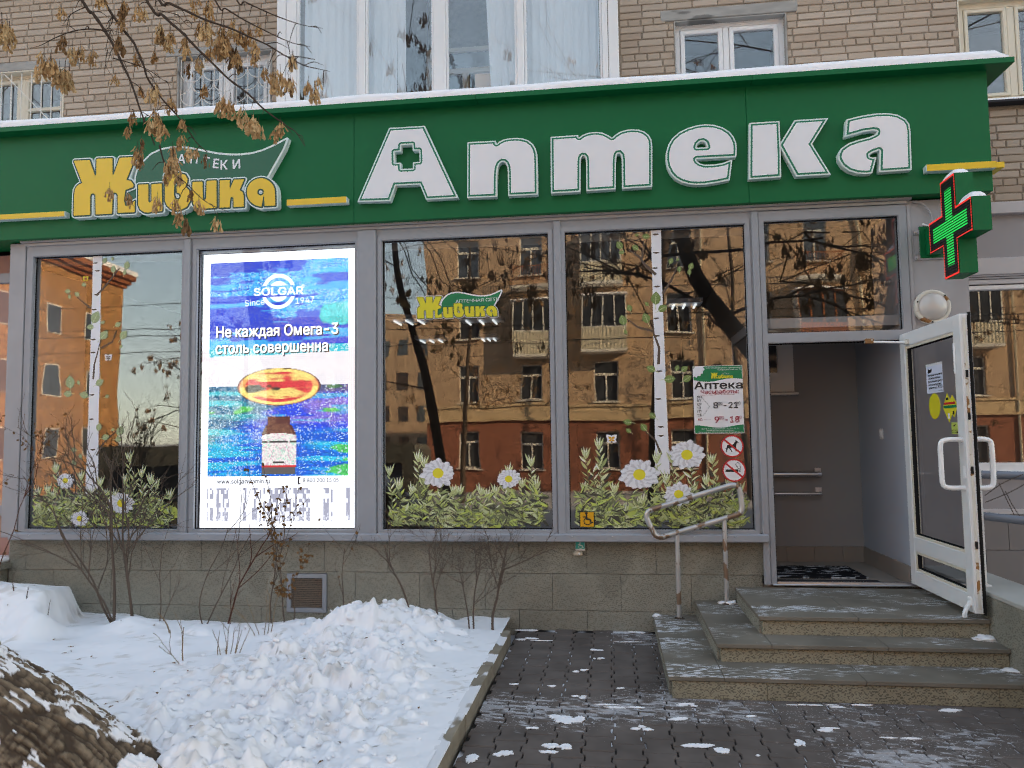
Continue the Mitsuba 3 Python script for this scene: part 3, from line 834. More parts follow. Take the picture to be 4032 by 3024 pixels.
# granite plinth
rows_ = [(0.493, 0.793), (0.168, 0.490), (-0.12, 0.165)]
part(shop, 'plinth_core', bx(-5.9, 1.33, 0.075, 0.4, -0.2, 0.80), 'm_frame_dark')
VH = sbox(-3.05, 0.112, -2.655, 0.478)
for ri, (z0, z1) in enumerate(rows_):
    offs = (-0.233, -0.546, -0.235)[ri]
    n0 = int((-5.95 - offs) / 0.612) - 1
    for c_ in range(n0, 4):
        x0, x1 = offs + 0.613 * c_ + 0.0015, offs + 0.613 * (c_ + 1) - 0.0015
        x0, x1 = max(x0, -5.93), min(x1, 1.325)
        if x1 - x0 < 0.04: continue
        s_ = sbox(x0, z0, x1, z1).difference(VH)
        for g_ in geoms(s_):
            part(shop, 'plinth_slab', tiered(g_, 0.05 + rnd.uniform(-0.002, 0.002), 0.03, 0.0015), 'm_granite')
part(shop, 'return_wall', cat([bx(-5.95, -5.85, 0.07, 0.9, -0.2, 3.7), bx(2.95, 3.08, 0.3, 0.9, 0, 3.7)]), 'm_paint_grey')
part(shop, 'flat_roof', bx(-5.95, 3.2, -0.10, 0.90, 4.70, 4.80), 'm_frame_dark')
part(shop, 'soffit', bx(-9, 3.2, -0.12, 0.9, 3.778, 3.80), 'm_frame_dark')
# ventilation grille
v_ = part(shop, 'vent', tiered(sbox(-3.046, 0.116, -2.659, 0.474).difference(sbox(-3.006, 0.158, -2.70, 0.432)), 0.035, 0.03, 0.003), 'm_frame')
for i in range(16):
    z = 0.166 + i * 0.0168
    q = bx(-3.006, -2.70, -0.007, 0.007, -0.0015, 0.0015)
    q.apply_transform(trimesh.transformations.rotation_matrix(math.radians(38), [1, 0, 0]))
    part(v_, 'louvre', at(q, 0, 0.052, z), 'm_vent')
part(v_, 'vent_box', bx(-3.02, -2.68, 0.068, 0.074, 0.14, 0.45), 'm_frame_dark')
# the dim room behind the windows
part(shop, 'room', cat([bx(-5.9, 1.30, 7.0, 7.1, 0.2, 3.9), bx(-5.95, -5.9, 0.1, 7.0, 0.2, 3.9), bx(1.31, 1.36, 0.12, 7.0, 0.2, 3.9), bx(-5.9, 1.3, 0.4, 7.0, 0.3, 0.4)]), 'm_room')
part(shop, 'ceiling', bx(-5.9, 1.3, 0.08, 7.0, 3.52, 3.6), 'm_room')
for x in (-4.6, -1.4):
    part(shop, 'display_rack', cat([bx(x, x + 0.9, 4.9, 5.2, 0.4, 1.9), bx(x - 0.02, x + 0.92, 4.85, 5.22, 1.9, 1.94)] + [bx(x, x + 0.9, 4.84, 4.9, z, z + 0.02) for z in (0.7, 1.0, 1.3, 1.6)]), 'm_room')
for k, (x0, x1, y0, y1) in enumerate([(-3.15, -2.62, 3.75, 4.15), (-2.14, -1.55, 3.95, 4.35), (-3.30, -2.82, 5.95, 6.3), (-2.2, -1.9, 6.0, 6.3), (0.80, 1.22, 3.2, 3.5)]):
    t = thing('ceiling_light', ['fluorescent ceiling panel seen through the third window, left one', 'fluorescent ceiling panel just under the window logo', 'fluorescent ceiling panel deeper in the shop, left', 'small far fluorescent ceiling panel right of centre in the third window', 'fluorescent ceiling panel seen through the fourth window beside the printed birch'][k], 'ceiling light', 'lit ceiling panels in the shop')
    part(t, 'housing', bx(x0 - 0.02, x1 + 0.02, y0 - 0.02, y1 + 0.02, 3.46, 3.52), 'm_room_white')
    for i in range(3):
        xx = x0 + (x1 - x0) * (i + 0.5) / 3
        scene[fresh(t + '__tube')] = {**shape(bx(xx - 0.012, xx + 0.012, y0, y1, 3.425, 3.445), 'm_white'), 'emitter': {'type': 'area', 'radiance': rgb([0.8 * GLOW, 0.86 * GLOW, 0.86 * GLOW])}}
# porch inside the door
part(shop, 'porch_wall', bx(1.30, 2.62, 1.31, 1.40, 0.35, 2.75), 'm_vest_wall')
part(shop, 'porch_wall', bx(2.535, 2.60, 0.075, 1.31, 0.35, 2.75), 'm_vest_side', label='bluish white painted side wall of the porch')
part(shop, 'porch_ceiling', bx(1.3, 2.6, 0.075, 1.4, 2.66, 2.75), 'm_vest_wall')
part(shop, 'porch_floor', bx(1.3, 2.6, 0.055, 1.4, 0.35, 0.418), 'm_vest_tile')
for a, b in ((1.36, 1.769), (1.771, 2.04), (2.042, 2.32), (2.322, 2.534)):
    part(shop, 'skirting_tile', bx(a, b, 1.294, 1.31, 0.418, 0.575, 0.002), 'm_vest_tile')
for a, b in ((0.08, 0.45), (0.452, 0.86), (0.862, 1.292)):
    part(shop, 'skirting_tile', bx(2.520, 2.535, a, b, 0.418, 0.575, 0.002), 'm_vest_tile')
part(shop, 'floor_grating', cat([bx(1.42, 2.30, 0.10 + 0.028 * i, 0.112 + 0.028 * i, 0.418, 0.430) for i in range(5)]), 'm_frame_dark')
pw = part(shop, 'porch_window', tiered(sbox(1.35, 2.16, 1.90, 2.66).difference(sbox(1.40, 2.33, 1.735, 2.64)), 1.25, 0.05, 0.006), 'm_pvc')
part(pw, 'sash', tiered(sbox(1.36, 2.30, 1.79, 2.65).difference(sbox(1.40, 2.36, 1.74, 2.64)), 1.235, 0.03, 0.006), 'm_pvc')
part(pw, 'pane', flat(sbox(1.38, 2.34, 1.75, 2.65), 1.26, 0.004), 'm_far_glass')
part(pw, 'sill', bx(1.35, 1.93, 1.20, 1.31, 2.125, 2.15, 0.004), 'm_pvc')
for z in (1.31, 1.112):
    t = thing('grab_bar', 'upper chrome grab bar on the porch wall behind the open door' if z > 1.2 else 'lower chrome grab bar on the porch wall behind the open door', 'grab bar')
    rr = 0.024 if z > 1.2 else 0.014
    part(t, 'bar', tube([(1.40, 1.24, z), (2.10, 1.24, z)], rr, 12), 'm_chrome', smooth=40)
    part(t, 'bracket', cat([tube([(2.09, 1.24, z), (2.12, 1.30, z + 0.01)], 0.012, 8), tube([(2.09, 1.24, z), (2.125, 1.24, z)], rr * 1.15, 12), bx(2.08, 2.14, 1.295, 1.31, z - 0.01, z + 0.06)]), 'm_chrome')
t = thing('light_switch', 'white light switch on the side wall of the porch', 'switch')
part(t, 'plate', bx(2.522, 2.535, 0.60, 0.67, 1.66, 1.76, 0.004), 'm_pvc')
part(t, 'rocker', bx(2.516, 2.524, 0.615, 0.655, 1.68, 1.74, 0.003), 'm_white')
solo('door_mat', bx(1.42, 2.26, 0.33, 0.96, 0.418, 0.434, 0.004), 'm_mat', 'black ribbed door mat dusted with snow inside the doorway', 'mat')
LET = {'A':[-1979,4615,-1639,4613,-1329,3915,-1631,3914,-1690,4059,-1917,4062,-1971,3919,-2285,3927],
       'Ah':[-1863,4441,-1759,4441,-1755,4381,-1694,4380,-1691,4275,-1754,4276,-1754,4216,-1865,4217,-1866,4277,-1925,4278,-1927,4380,-1865,4382],
       'p':[-1241,4432,-975,4429,-973,4395,-944,4419,-900,4437,-851,4444,-787,4444,-730,4435,-681,4416,-638,4380,-612,4336,-599,4286,-597,4175,-598,3905,-870,3907,-869,4135,-873,4174,-884,4208,-903,4226,-925,4226,-944,4212,-958,4182,-965,4141,-969,4085,-973,3905,-1248,3909],
       't':[-475,4433,-223,4435,-221,4406,-193,4429,-150,4446,-102,4453,-54,4452,-6,4442,36,4420,77,4391,105,4415,148,4440,202,4454,254,4457,312,4450,364,4429,405,4391,426,4348,430,4299,420,3921,155,3918,159,4185,154,4223,138,4243,120,4239,111,4209,107,4160,99,3917,-163,3914,-160,4187,-163,4221,-176,4239,-192,4238,-204,4217,-208,4174,-215,3911,-480,3910],
       'e':[1160,4226,1156,4277,1137,4330,1103,4379,1047,4421,976,4449,904,4460,823,4456,742,4436,668,4403,608,4354,570,4295,548,4226,545,4160,555,4093,581,4035,620,3985,673,3950,736,3927,807,3917,879,3916,986,3927,1090,3944,1119,4130,1036,4102,956,4092,884,4094,840,4109,814,4132,805,4149,958,4149,1152,4147],
       'eh':[815,4253,825,4284,846,4302,873,4305,895,4289,904,4253],
       'k':[1274,4447,1530,4448,1530,4252,1655,4447,1940,4447,1795,4223,1940,3945,1652,3944,1532,4201,1525,3946,1253,3941],
       'a':[2087,4425,2219,4450,2337,4461,2429,4458,2509,4438,2571,4396,2600,4347,2606,4284,2599,3947,2334,3943,2347,4136,2292,4119,2262,4101,2265,4083,2290,4074,2322,4080,2278,3937,2232,3933,2162,3940,2093,3966,2037,4013,2007,4071,2006,4122,2032,4170,2092,4211,2175,4237,2269,4256,2326,4281,2335,4304,2307,4312,2225,4306,2154,4288,2068,4269]}
LOGO = {'zh':[-5155,4486,-4987,4483,-4912,4286,-4914,4490,-4747,4486,-4740,4288,-4670,4487,-4505,4483,-4596,4261,-4548,4250,-4514,4203,-4504,4156,-4502,3939,-4677,3941,-4681,4120,-4698,4140,-4722,4145,-4736,4127,-4737,3936,-4907,3937,-4916,4129,-4937,4149,-4961,4143,-4971,4120,-4966,3936,-5139,3937,-5141,4145,-5134,4198,-5115,4228,-5091,4246,-5057,4256],
        'i':[-4470,4208,-4366,4206,-4363,4042,-4346,4022,-4328,4040,-4334,4204,-4227,4206,-4217,3935,-4328,3933,-4364,3927,-4404,3934,-4445,3963,-4466,4010],
        'v':[-4197,4291,-4045,4296,-3989,4279,-3965,4240,-3968,4195,-3987,4166,-3947,4126,-3929,4072,-3937,4012,-3968,3961,-4030,3936,-4085,3935,-4133,3954,-4169,3987,-4190,4033],
        'vh':[-4099,4206,-4063,4209,-4055,4188,-4074,4167,-4069,4110,-4041,4097,-4029,4070,-4040,4044,-4068,4038,-4092,4058,-4100,4089],
        'i2':[-3913,4203,-3811,4201,-3804,4035,-3789,4019,-3772,4033,-3768,4205,-3670,4205,-3664,3938,-3818,3937,-3873,3952,-3901,3988,-3910,4033],
        'k':[-3635,4203,-3536,4201,-3535,4107,-3492,4202,-3391,4200,-3436,4098,-3405,4077,-3393,4043,-3392,3937,-3492,3936,-3495,4019,-3509,4038,-3524,4031,-3530,3998,-3532,3937,-3633,3938],
        'a':[-3215,3926,-3245,3933,-3277,3944,-3306,3962,-3330,3986,-3348,4014,-3359,4045,-3362,4078,-3358,4110,-3345,4139,-3326,4164,-3300,4183,-3270,4196,-3238,4201,-3205,4199,-3172,4189,-3143,4172,-3118,4148,-3099,4121,-3087,4090,-3083,4058,-3079,3931,-3184,3931,-3191,4036,-3198,4021],
        'ah':[-3192,4066,-3195,4051,-3206,4040,-3221,4035,-3237,4038,-3251,4047,-3258,4062,-3258,4077,-3251,4091,-3238,4099,-3222,4100,-3207,4094,-3196,4081],
        'leaf':[-4593,4138,-4593,4153,-4510,4179,-4507,4294,-4490,4354,-4432,4435,-4353,4506,-4250,4546,-4145,4559,-4050,4555,-3947,4539,-3812,4504,-3671,4469,-3545,4450,-3437,4445,-3328,4450,-3221,4471,-3113,4510,-2976,4572,-3014,4477,-3096,4340,-3176,4203,-3432,4113,-4137,4151,-4465,4169,-4511,4058,-4590,4016,-4603,4062]}

# ---------------------------------------------------------------- the green sign board
sign = thing('shop_sign', 'long green shop sign board with white raised letters and yellow logo', 'sign')
YFA = -0.13
part(sign, 'board', cat([bx(-9.0, -2.343, YFA, 0.3, 3.752, 4.815, 0.004), bx(-2.341, 1.262, YFA, 0.3, 3.752, 4.815, 0.004), bx(1.264, 3.272, YFA, 0.3, 3.752, 4.815, 0.004)]), 'm_green')
part(sign, 'cornice', cat([bx(-9.0, -1.15, YFA - 0.125, 0.3, 4.808, 4.856, 0.003), bx(-1.147, 1.30, YFA - 0.125, 0.3, 4.808, 4.856, 0.003), bx(1.303, 3.44, YFA - 0.125, 0.34, 4.808, 4.856, 0.003)]), 'm_green')
YL = YFA - 0.07
for nm, key, hole_ in (('letter_a', 'A', 'Ah'), ('letter_p', 'p', None), ('letter_t', 't', None), ('letter_e', 'e', 'eh'), ('letter_k', 'k', None), ('letter_small_a', 'a', None)):
    pts = mm(LET[key])
    if key in 'pte': pass
    P_ = Polygon(pts).buffer(0)
    if key in ('p', 't', 'e', 'a'):
        P_ = P_.buffer(0.006).buffer(-0.012).buffer(0.006)
    if hole_: P_ = P_.difference(Polygon(mm(LET[hole_])).buffer(0.001))
    k = part(sign, 'letter', flat(P_, YL, 0.068), 'm_rim')
    st = dict(join_style=2, mitre_limit=6)
    part(k, 'outline', flat(P_.buffer(-0.013, **st).difference(P_.buffer(-0.028, **st)), YL - 0.003, 0.0025), 'm_green_line')
    part(k, 'face', flat(P_.buffer(-0.028, **st), YL - 0.005, 0.0045), 'm_letter')


def logo(holder, scale=1.0, ox=0.0, oz=0.0, y=YL - 0.01, depth=0.075, rim=0.016, yel='m_yellow', leaf='m_leaf_dark', rimm='m_rim', line=True, word='АПТЕКИ', plate=False):
    S = lambda p: affinity.translate(affinity.scale(p, scale, scale, origin=(0, 0)), ox, oz)
    G = {k: Polygon(mm(v)).buffer(0) for k, v in LOGO.items()}
    lf = Polygon([q for q in mm(LOGO['leaf'])]).buffer(0)
    L_ = {}
    for k in ('zh', 'i', 'v', 'i2', 'k', 'a'):
        p = G[k]
        if k in ('zh', 'i', 'i2', 'v'): p = p.buffer(0.008).buffer(-0.016).buffer(0.008)
        if k + 'h' in G: p = p.difference(G[k + 'h'])
        L_[k] = p
    L_['zh'] = L_['zh'].difference(lf.intersection(sbox(-4.66, 3.95, -4.40, 4.22)).buffer(0.012))
    body = union_all([p.buffer(rim * 1.6) for p in L_.values()])
    lt = d_ = 0.0012 if plate else 0.004
    if plate:
        part(holder, 'backing', flat(S(union_all([body, lf.buffer(0.03)]).buffer(0.01).buffer(-0.005)), y + 0.003, 0.002), rimm)
    else:
        part(holder, 'letter_body', flat(S(body), y, depth), rimm)
        part(holder, 'leaf_rim', flat(S(lf.buffer(0.016)), y + 0.012, depth - 0.012), rimm)
    part(holder, 'leaf', flat(S(lf if plate else lf.buffer(-0.004)), y + (0.0015 if plate else 0.008), 0.0012 if plate else 0.0035), leaf)
    for k, p in L_.items():
        if line:
            part(holder, 'letter_outline', flat(S(p.buffer(0.014)), y - d_ * 0.6 , d_ * 0.5), 'm_dark_line')
        part(holder, 'letter', flat(S(p), y - d_ * 1.4, d_ * 0.7), yel)
    tm = []
    if word == 'АПТЕКИ':
        for ch, x, z, ro in zip(word, (-4.08, -3.955, -3.835, -3.725, -3.645, -3.52), (4.40, 4.395, 4.365, 4.335, 4.312, 4.31), (-0.05, -0.1, -0.2, -0.12, 0.0, 0.05)):
            tm.append(text(ch, 0.088, ox + x * scale, oz + z * scale, y - 0.0015 if plate else y + 0.004, 0.001, True, rot=ro))
            if scale != 1:
                v = tm[-1].vertices
                v[:, 0] = ox + x * scale + (v[:, 0] - ox - x * scale) * scale
                v[:, 2] = oz + z * scale + (v[:, 2] - oz - z * scale) * scale
    else:
        m = text(word, 0.085 * scale, ox - 4.15 * scale, oz + 4.30 * scale, y - 0.0012, 0.0008, False, rot=0.02, wide=1.16)
        tm.append(m)
    for m in tm:
        part(holder, 'lettering', m, 'm_letter')


lk = part(sign, 'logo', flat(sbox(-4.6, 4.0, -4.5, 4.1), YFA - 0.003, 0.002), 'm_green')
logo(lk)
for i, (x0, x1, z0, z1) in enumerate(((-7.2, -5.24, 3.936, 3.990), (-2.970, -2.384, 3.922, 3.983), (2.715, 3.12, 3.925, 3.985))):
    b_ = part(sign, 'bar', bx(x0, x1 if i < 2 else 3.272, YL - 0.008, YFA, z0, z1, 0.004), 'm_rim')
    part(b_, 'bar_face', bx(x0 + 0.003, x1 - 0.003 if i < 2 else 3.27, YL - 0.011, YL - 0.0085, z0 + 0.002, z1 - 0.002), 'm_yellow')
part(sign, 'bar', cat([bx(3.272, 3.335, YL - 0.008, -0.02, 3.925, 3.975, 0.004)]), 'm_yellow', label='stub of the yellow bar wrapped round the end of the board')
# snow lying along the cornice
sx = np.arange(-9.0, 3.43, 0.05)
sec = []
for x in sx:
    h = 0.084 + 0.030 * (meshkit.fbm(np.array([x * 1.3, 0, 0]), 3, 4) - 0.5) + 0.006 * (meshkit.noise(np.array([x * 6, 0, 0]), 9) - 0.5)
    if x > 3.3: h *= max(0.15, 1 - (x - 3.3) / 0.15)
    o_ = 0.012 * (meshkit.noise(np.array([x * 3, 2, 0]), 3) - 0.5)
    sec.append([(x, -0.250 + 0.4 * o_, 4.857), (x, -0.252 + o_, 4.857 + 0.45 * h), (x, -0.235 + o_, 4.857 + 0.85 * h), (x, -0.18, 4.857 + h), (x, 0.0, 4.87 + h), (x, 0.6, 4.9 + h), (x, 0.88, 4.92 + h)])
sec = np.array(sec)
n_, m_ = sec.shape[:2]
i_, j_ = np.meshgrid(np.arange(n_ - 1), np.arange(m_ - 1), indexing='ij')
q = np.stack([i_ * m_ + j_, (i_ + 1) * m_ + j_, (i_ + 1) * m_ + j_ + 1, i_ * m_ + j_ + 1], -1).reshape(-1, 4)
solo('snow_on_sign', trimesh.Trimesh(sec.reshape(-1, 3), np.vstack([q[:, [0, 1, 2]], q[:, [0, 2, 3]]]), process=False), 'm_snow_clean', 'long even strip of snow lying on top of the green sign', 'snow', smooth=True)

# ---------------------------------------------------------------- the lit cross on its bracket
crs = thing('pharmacy_cross', 'lit green and red pharmacy cross sign on a wall bracket beside the door', 'sign')
CX, CT = 2.735, 0.14
cy, cz, ha, hw = -0.53, 3.355, 0.385, 0.13
ARM = [(-ha, -hw), (-hw, -hw), (-hw, -ha - 0.015), (hw, -ha - 0.015), (hw, -hw), (ha, -hw), (ha, hw), (hw, hw), (hw, ha + 0.015), (-hw, ha + 0.015), (-hw, hw), (-ha, hw)]


def side(poly, x0, x1):
    """A shape drawn in y, z, standing across the wall from x0 to x1."""
    ms = []
    for g_ in geoms(poly):
        m = trimesh.creation.extrude_polygon(g_, x1 - x0, engine='earcut')
        v = m.vertices
        m.vertices = np.stack([x0 + v[:, 2], v[:, 0], v[:, 1]], 1)
        ms.append(m)
    return cat(ms)


CP = affinity.translate(Polygon(ARM), cy, cz)
part(crs, 'case', side(CP, CX + 0.006, CX + CT), 'm_green')


def lamps(p, n, uv):
    y, z = p.y - cy, p.z - cz
    a, b = dr.abs(y), dr.abs(z)
    s = 0.0215
    row = z / s
    col = y / s
    rowm = smoothstep(0.30, 0.16, dr.abs(row - dr.floor(row) - 0.5))
    dots = 0.55 + 0.45 * smoothstep(0.45, 0.3, dr.abs(col - dr.floor(col) - 0.5))
    w = 0.062
    green = dr.select(((a < w) & (b < ha - 0.075)) | ((b < w) & (a < ha - 0.075)), 1.0, 0.0) * rowm * dots
    inner = ((a < hw - 0.014) & (b < ha + 0.001)) | ((b < hw - 0.014) & (a < ha - 0.014))
    colz = dr.abs(z / s - dr.floor(z / s) - 0.5)
    red = dr.select(inner, 0.0, 1.0) * dr.select((b > hw - 0.016) & (b < hw) | (b > ha), 1.0, smoothstep(0.42, 0.3, colz))
    return mi.Color3f(0.012, 0.95, 0.12) * (green * 1.15 * GLOW) + mi.Color3f(1.0, 0.03, 0.02) * (red * 1.1 * GLOW)


fv, ff = trimesh.creation.triangulate_polygon(CP, engine='earcut')
fv = np.c_[fv[:, 0] * 0 + CX, fv]
ff = np.asarray(ff)
if np.cross(fv[ff[0, 1]] - fv[ff[0, 0]], fv[ff[0, 2]] - fv[ff[0, 0]])[0] > 0: ff = ff[:, ::-1]
scene[fresh(crs + '__lamp_face')] = {**shape(trimesh.Trimesh(fv, ff, process=False), 'm_black', uv=np.c_[fv[:, 1] - cy + 0.5, fv[:, 2] - cz + 0.5]), 'emitter': {'type': 'area', 'radiance': proc(lamps)}}
rows_l = []
for i in range(-19, 19):
    z = i * 0.0215
    w_ = hw if abs(z + 0.002) > hw else ha
    if abs(z) > ha: continue
    rows_l.append(bx(CX - 0.005, CX - 0.0005, cy - w_ + 0.015, cy + w_ - 0.015, cz + z - 0.0022, cz + z + 0.0022))
part(crs, 'louvre', cat(rows_l), 'm_black', kind='stuff')
part(crs, 'bracket', cat([bx(2.70, 2.93, -0.03, -0.012, 3.22, 3.50, 0.003), bx(2.745, 2.86, -0.16, -0.03, 3.24, 3.48, 0.004)]), 'm_green')
part(crs, 'bracket_plate', cat([bx(2.655, 2.94, -0.026, -0.012, 3.205, 3.245, 0.003), bx(2.655, 2.94, -0.026, -0.012, 3.43, 3.47, 0.003)]), 'm_paint_grey')
part(crs, 'bolt', cat([at(turned(lathe([(0, 0.012), (0.010, 0.008), (0.012, 0)], 8), FACE), x, -0.026, z) for x in (2.672, 2.92) for z in (3.225, 3.45)]), 'm_steel_trim')
part(crs, 'cable', tube(smooth_path([(2.66, -0.03, 3.72), (2.73, -0.04, 3.70), (2.79, -0.04, 3.62), (2.80, -0.05, 3.52), (2.77, -0.06, 3.47)]), 0.008, 6), 'm_paint_grey')
part(crs, 'cable', tube(smooth_path([(2.76, -0.03, 3.50), (2.72, -0.06, 3.51), (2.73, -0.10, 3.49), (2.75, -0.14, 3.47)]), 0.007, 6), 'm_pvc')


def snow_cap(y0, y1, x0, x1, z, h):
    return grid_mesh(np.linspace(x0, x1, 14), np.linspace(y0, y1, 14), lambda X, Y: z + h * np.clip(1 - (2 * (X - x0) / (x1 - x0) - 1) ** 4, 0, 1) * np.clip(1 - np.abs(2 * (Y - y0) / (y1 - y0) - 1) ** 3.5, 0, 1) ** 0.6 - 0.001)


solo('snow_on_cross', snow_cap(cy - hw + 0.01, cy + hw, CX + 0.005, CX + CT - 0.01, cz + ha + 0.015, 0.055), 'm_snow_clean', 'cap of snow on the top arm of the lit cross', 'snow', smooth=True)
solo('snow_on_cross', snow_cap(cy - ha + 0.01, cy - hw - 0.005, CX + 0.005, CX + CT - 0.01, cz + hw, 0.06), 'm_snow_clean', 'cap of snow on the outer arm of the lit cross', 'snow', smooth=True)

# round bulkhead lamp
lp = thing('bulkhead_lamp', 'round white bulkhead lamp with rusty rim above the open door', 'lamp')
LC = (2.768, -0.012, 2.790)
part(lp, 'rim', at(turned(lathe([(0.148, 0.0), (0.150, 0.03), (0.146, 0.048), (0.134, 0.056), (0.120, 0.052), (0.117, 0.04)], 40), FACE), *LC), 'm_lamp_rim', smooth=40)
part(lp, 'diffuser', at(turned(lathe([(0.118, 0.044), (0.112, 0.062), (0.09, 0.082), (0.055, 0.097), (0.02, 0.103), (0, 0.104)], 40), FACE), *LC), 'm_lamp_glass', smooth=True)
part(lp, 'base', at(turned(lathe([(0, 0.0), (0.12, 0.0), (0.12, 0.045), (0, 0.046)], 32), FACE), *LC), 'm_pvc_old')
part(lp, 'screw', cat([at(turned(lathe([(0, 0.006), (0.007, 0.004), (0.008, 0.0)], 8), FACE), LC[0] + 0.134 * math.cos(a), LC[1] - 0.056, LC[2] + 0.134 * math.sin(a)) for a in (0.75, 2.8, 4.6)]), 'm_black')

# ---------------------------------------------------------------- steps
steps = thing('entrance_steps', 'three granite steps dusted with snow up to the open door', 'steps')
SX1 = 2.60
TR = [(0.34, -1.745, 0.145, 0.03), (0.70, -1.415, 0.274, 0.03), (1.035, -1.16, 0.408, 0.03)]
low = 0.0
for i, (x0, yf, z, th) in enumerate(TR):
    xe = 3.6 if i == 0 else SX1
    yb = 0.045 if i < 2 else -0.052
    joints = [[x0, 0.70, 1.58, 2.5, xe], [x0, 1.07, 1.83, xe], [x0, 1.72, xe]][i]
    part(steps, 'core', bx(x0 + 0.05, xe, yf + 0.06, yb, -0.1, z - th), 'm_frame_dark')
    for a, b in zip(joints[:-1], joints[1:]):
        part(steps, 'tread', bx(a + 0.001, b - 0.001, yf, yf + 0.62 if i < 2 else yb, z - th, z, 0.004), 'm_tread')
        if i < 2:
            break_ = 0
    if i < 2:
        nx = TR[i + 1][0] + 0.05
        part(steps, 'tread', bx(x0 + 0.001, nx + 0.2, yf + 0.622, yb, z - th, z - 0.0005, 0.004), 'm_tread')
    rj = [[x0 + 0.028, 0.42 + 0.55, 1.37, 2.37, xe], [x0 + 0.03, 1.74, xe], [x0 + 0.03, 2.02, xe]][i]
    for a, b in zip(rj[:-1], rj[1:]):
        part(steps, 'riser', bx(a + 0.001, b - 0.001, yf + 0.03 if i else yf + 0.012, yf + 0.08, low, z - th - 0.002, 0.002), 'm_riser')
    for a, b in ((yf + 0.085, yf + 0.85), (yf + 0.852, yb)):
        part(steps, 'side_slab', bx(x0 + 0.012, x0 + 0.05, a, b, low, z - th - 0.002, 0.002), 'm_granite')
    low = z - 0.003
dr_ = []
for x, y, z, r, h in ((2.56, -1.17, 0.268, 0.085, 0.036), (2.59, -1.45, 0.142, 0.07, 0.016), (1.0, -0.10, 0.274, 0.05, 0.03), (0.93, -0.08, 0.274, 0.04, 0.02), (0.37, -0.02, 0.145, 0.035, 0.02)):
    m = trimesh.creation.icosphere(subdivisions=3, radius=1.0)
    m.vertices *= (1 + 1.1 * (meshkit.fbm(m.vertices * 2.2 + x * 3, 3, 2)[:, None] - 0.5)) * [r, r * 0.8, h]
    dr_.append(at(m, x, y, z))
solo('snow_on_steps', cat(dr_), 'm_snow_clean', 'little drifts of snow left in the corners of the steps', 'snow', kind='stuff', smooth=True)

# ramp wall with its railing, right of the door
ramp = thing('ramp_wall', 'low grey rendered ramp wall with pale coping right of the steps', 'wall')
part(ramp, 'body', bx(2.602, 2.93, -2.6, 0.0, -0.1, 0.565), 'm_granite')
part(ramp, 'coping', bx(2.592, 2.96, -2.62, 0.0, 0.566, 0.598, 0.005), 'm_coping')
rg = thing('ramp_railing', 'dark grey pipe railing on a pale post behind the open door', 'railing')
part(rg, 'post', tube([(2.676, -0.913, 0.598), (2.676, -0.913, 1.44)], 0.021, 12), 'm_rail_white', smooth=40)
part(rg, 'base_plate', at(lathe([(0, 0.008), (0.045, 0.008), (0.05, 0)], 16), 2.676, -0.913, 0.598), 'm_rail_white')
for z, k in ((1.40, 0), (1.10, 1)):
    part(rg, 'rail', tube([(2.66, -0.87, z), (3.2, -0.87 - 0.3 * k, z - 0.02 - 0.03 * k), (4.4, -0.95 - 0.5 * k, z - 0.07 - 0.1 * k)], 0.030, 12), 'm_rail_dark', smooth=40)
part(rg, 'post', tube([(3.24, -0.90, 0.4), (3.24, -0.90, 1.38)], 0.022, 12), 'm_rail_dark', smooth=40)
wv = []
for a, b in (((2.70, -0.95, 1.25), (2.98, -0.92, 1.40)), ((2.70, -0.95, 1.20), (3.05, -0.93, 1.37)), ((2.80, -0.95, 1.34), (2.89, -0.96, 1.10)), ((2.84, -0.95, 1.28), (2.93, -0.97, 1.08))):
    wv.append(tube(smooth_path([a, tuple(0.5 * (p + q_) + rnd.uniform(-0.015, 0.015) for p, q_ in zip(a, b)), b], 4), 0.003, 5))
solo('wire_tangle', cat(wv), 'm_bark_twig', 'thin tangled wire tied to the ramp railing', 'wire')

# handrail loop beside the steps
hr = thing('handrail', 'weathered steel tube handrail loop on two rusty posts left of the steps', 'handrail')
hy = -0.10
loop = []
cor = [(0.275, 1.055), (1.095, 1.305), (1.12, 1.045), (0.385, 0.825)]


def fillet(c, r, n=7):
    out = []
    for i in range(len(c)):
        p0, p1, p2 = (np.array(c[(i + k - 1) % len(c)]) for k in range(3))
        u, v = (p0 - p1) / np.linalg.norm(p0 - p1), (p2 - p1) / np.linalg.norm(p2 - p1)
        th = math.acos(np.clip(u @ v, -1, 1))
        d = min(r / math.tan(th / 2), 0.45 * np.linalg.norm(p0 - p1), 0.45 * np.linalg.norm(p2 - p1))
        a, b = p1 + u * d, p1 + v * d
        for t_ in np.linspace(0, 1, n):
            out.append((1 - t_) ** 2 * a + 2 * t_ * (1 - t_) * p1 + t_ * t_ * b)
    return out


lp_ = fillet(cor, 0.075)
dense = []
for i in range(len(lp_)):
    a, b = lp_[i], lp_[(i + 1) % len(lp_)]
    k = max(1, int(np.linalg.norm(b - a) / 0.05))
    for s in range(k): dense.append(a + (b - a) * s / k)
part(hr, 'loop', tube([(x, hy, z) for x, z in dense], 0.0245, 14, closed=True), 'm_rail', smooth=True)
for x, z0, z1 in ((0.558, 0.145, 0.873), (0.962, 0.274, 0.995)):
    k = part(hr, 'post', tube([(x, hy, z0 - 0.02), (x, hy, (z0 + z1) / 2), (x, hy, z1)], 0.0205, 12), 'm_rail', smooth=40)
    part(k, 'base_plate', at(lathe([(0, 0.006), (0.04, 0.006), (0.045, 0)], 12), x, hy, z0), 'm_bark_twig')

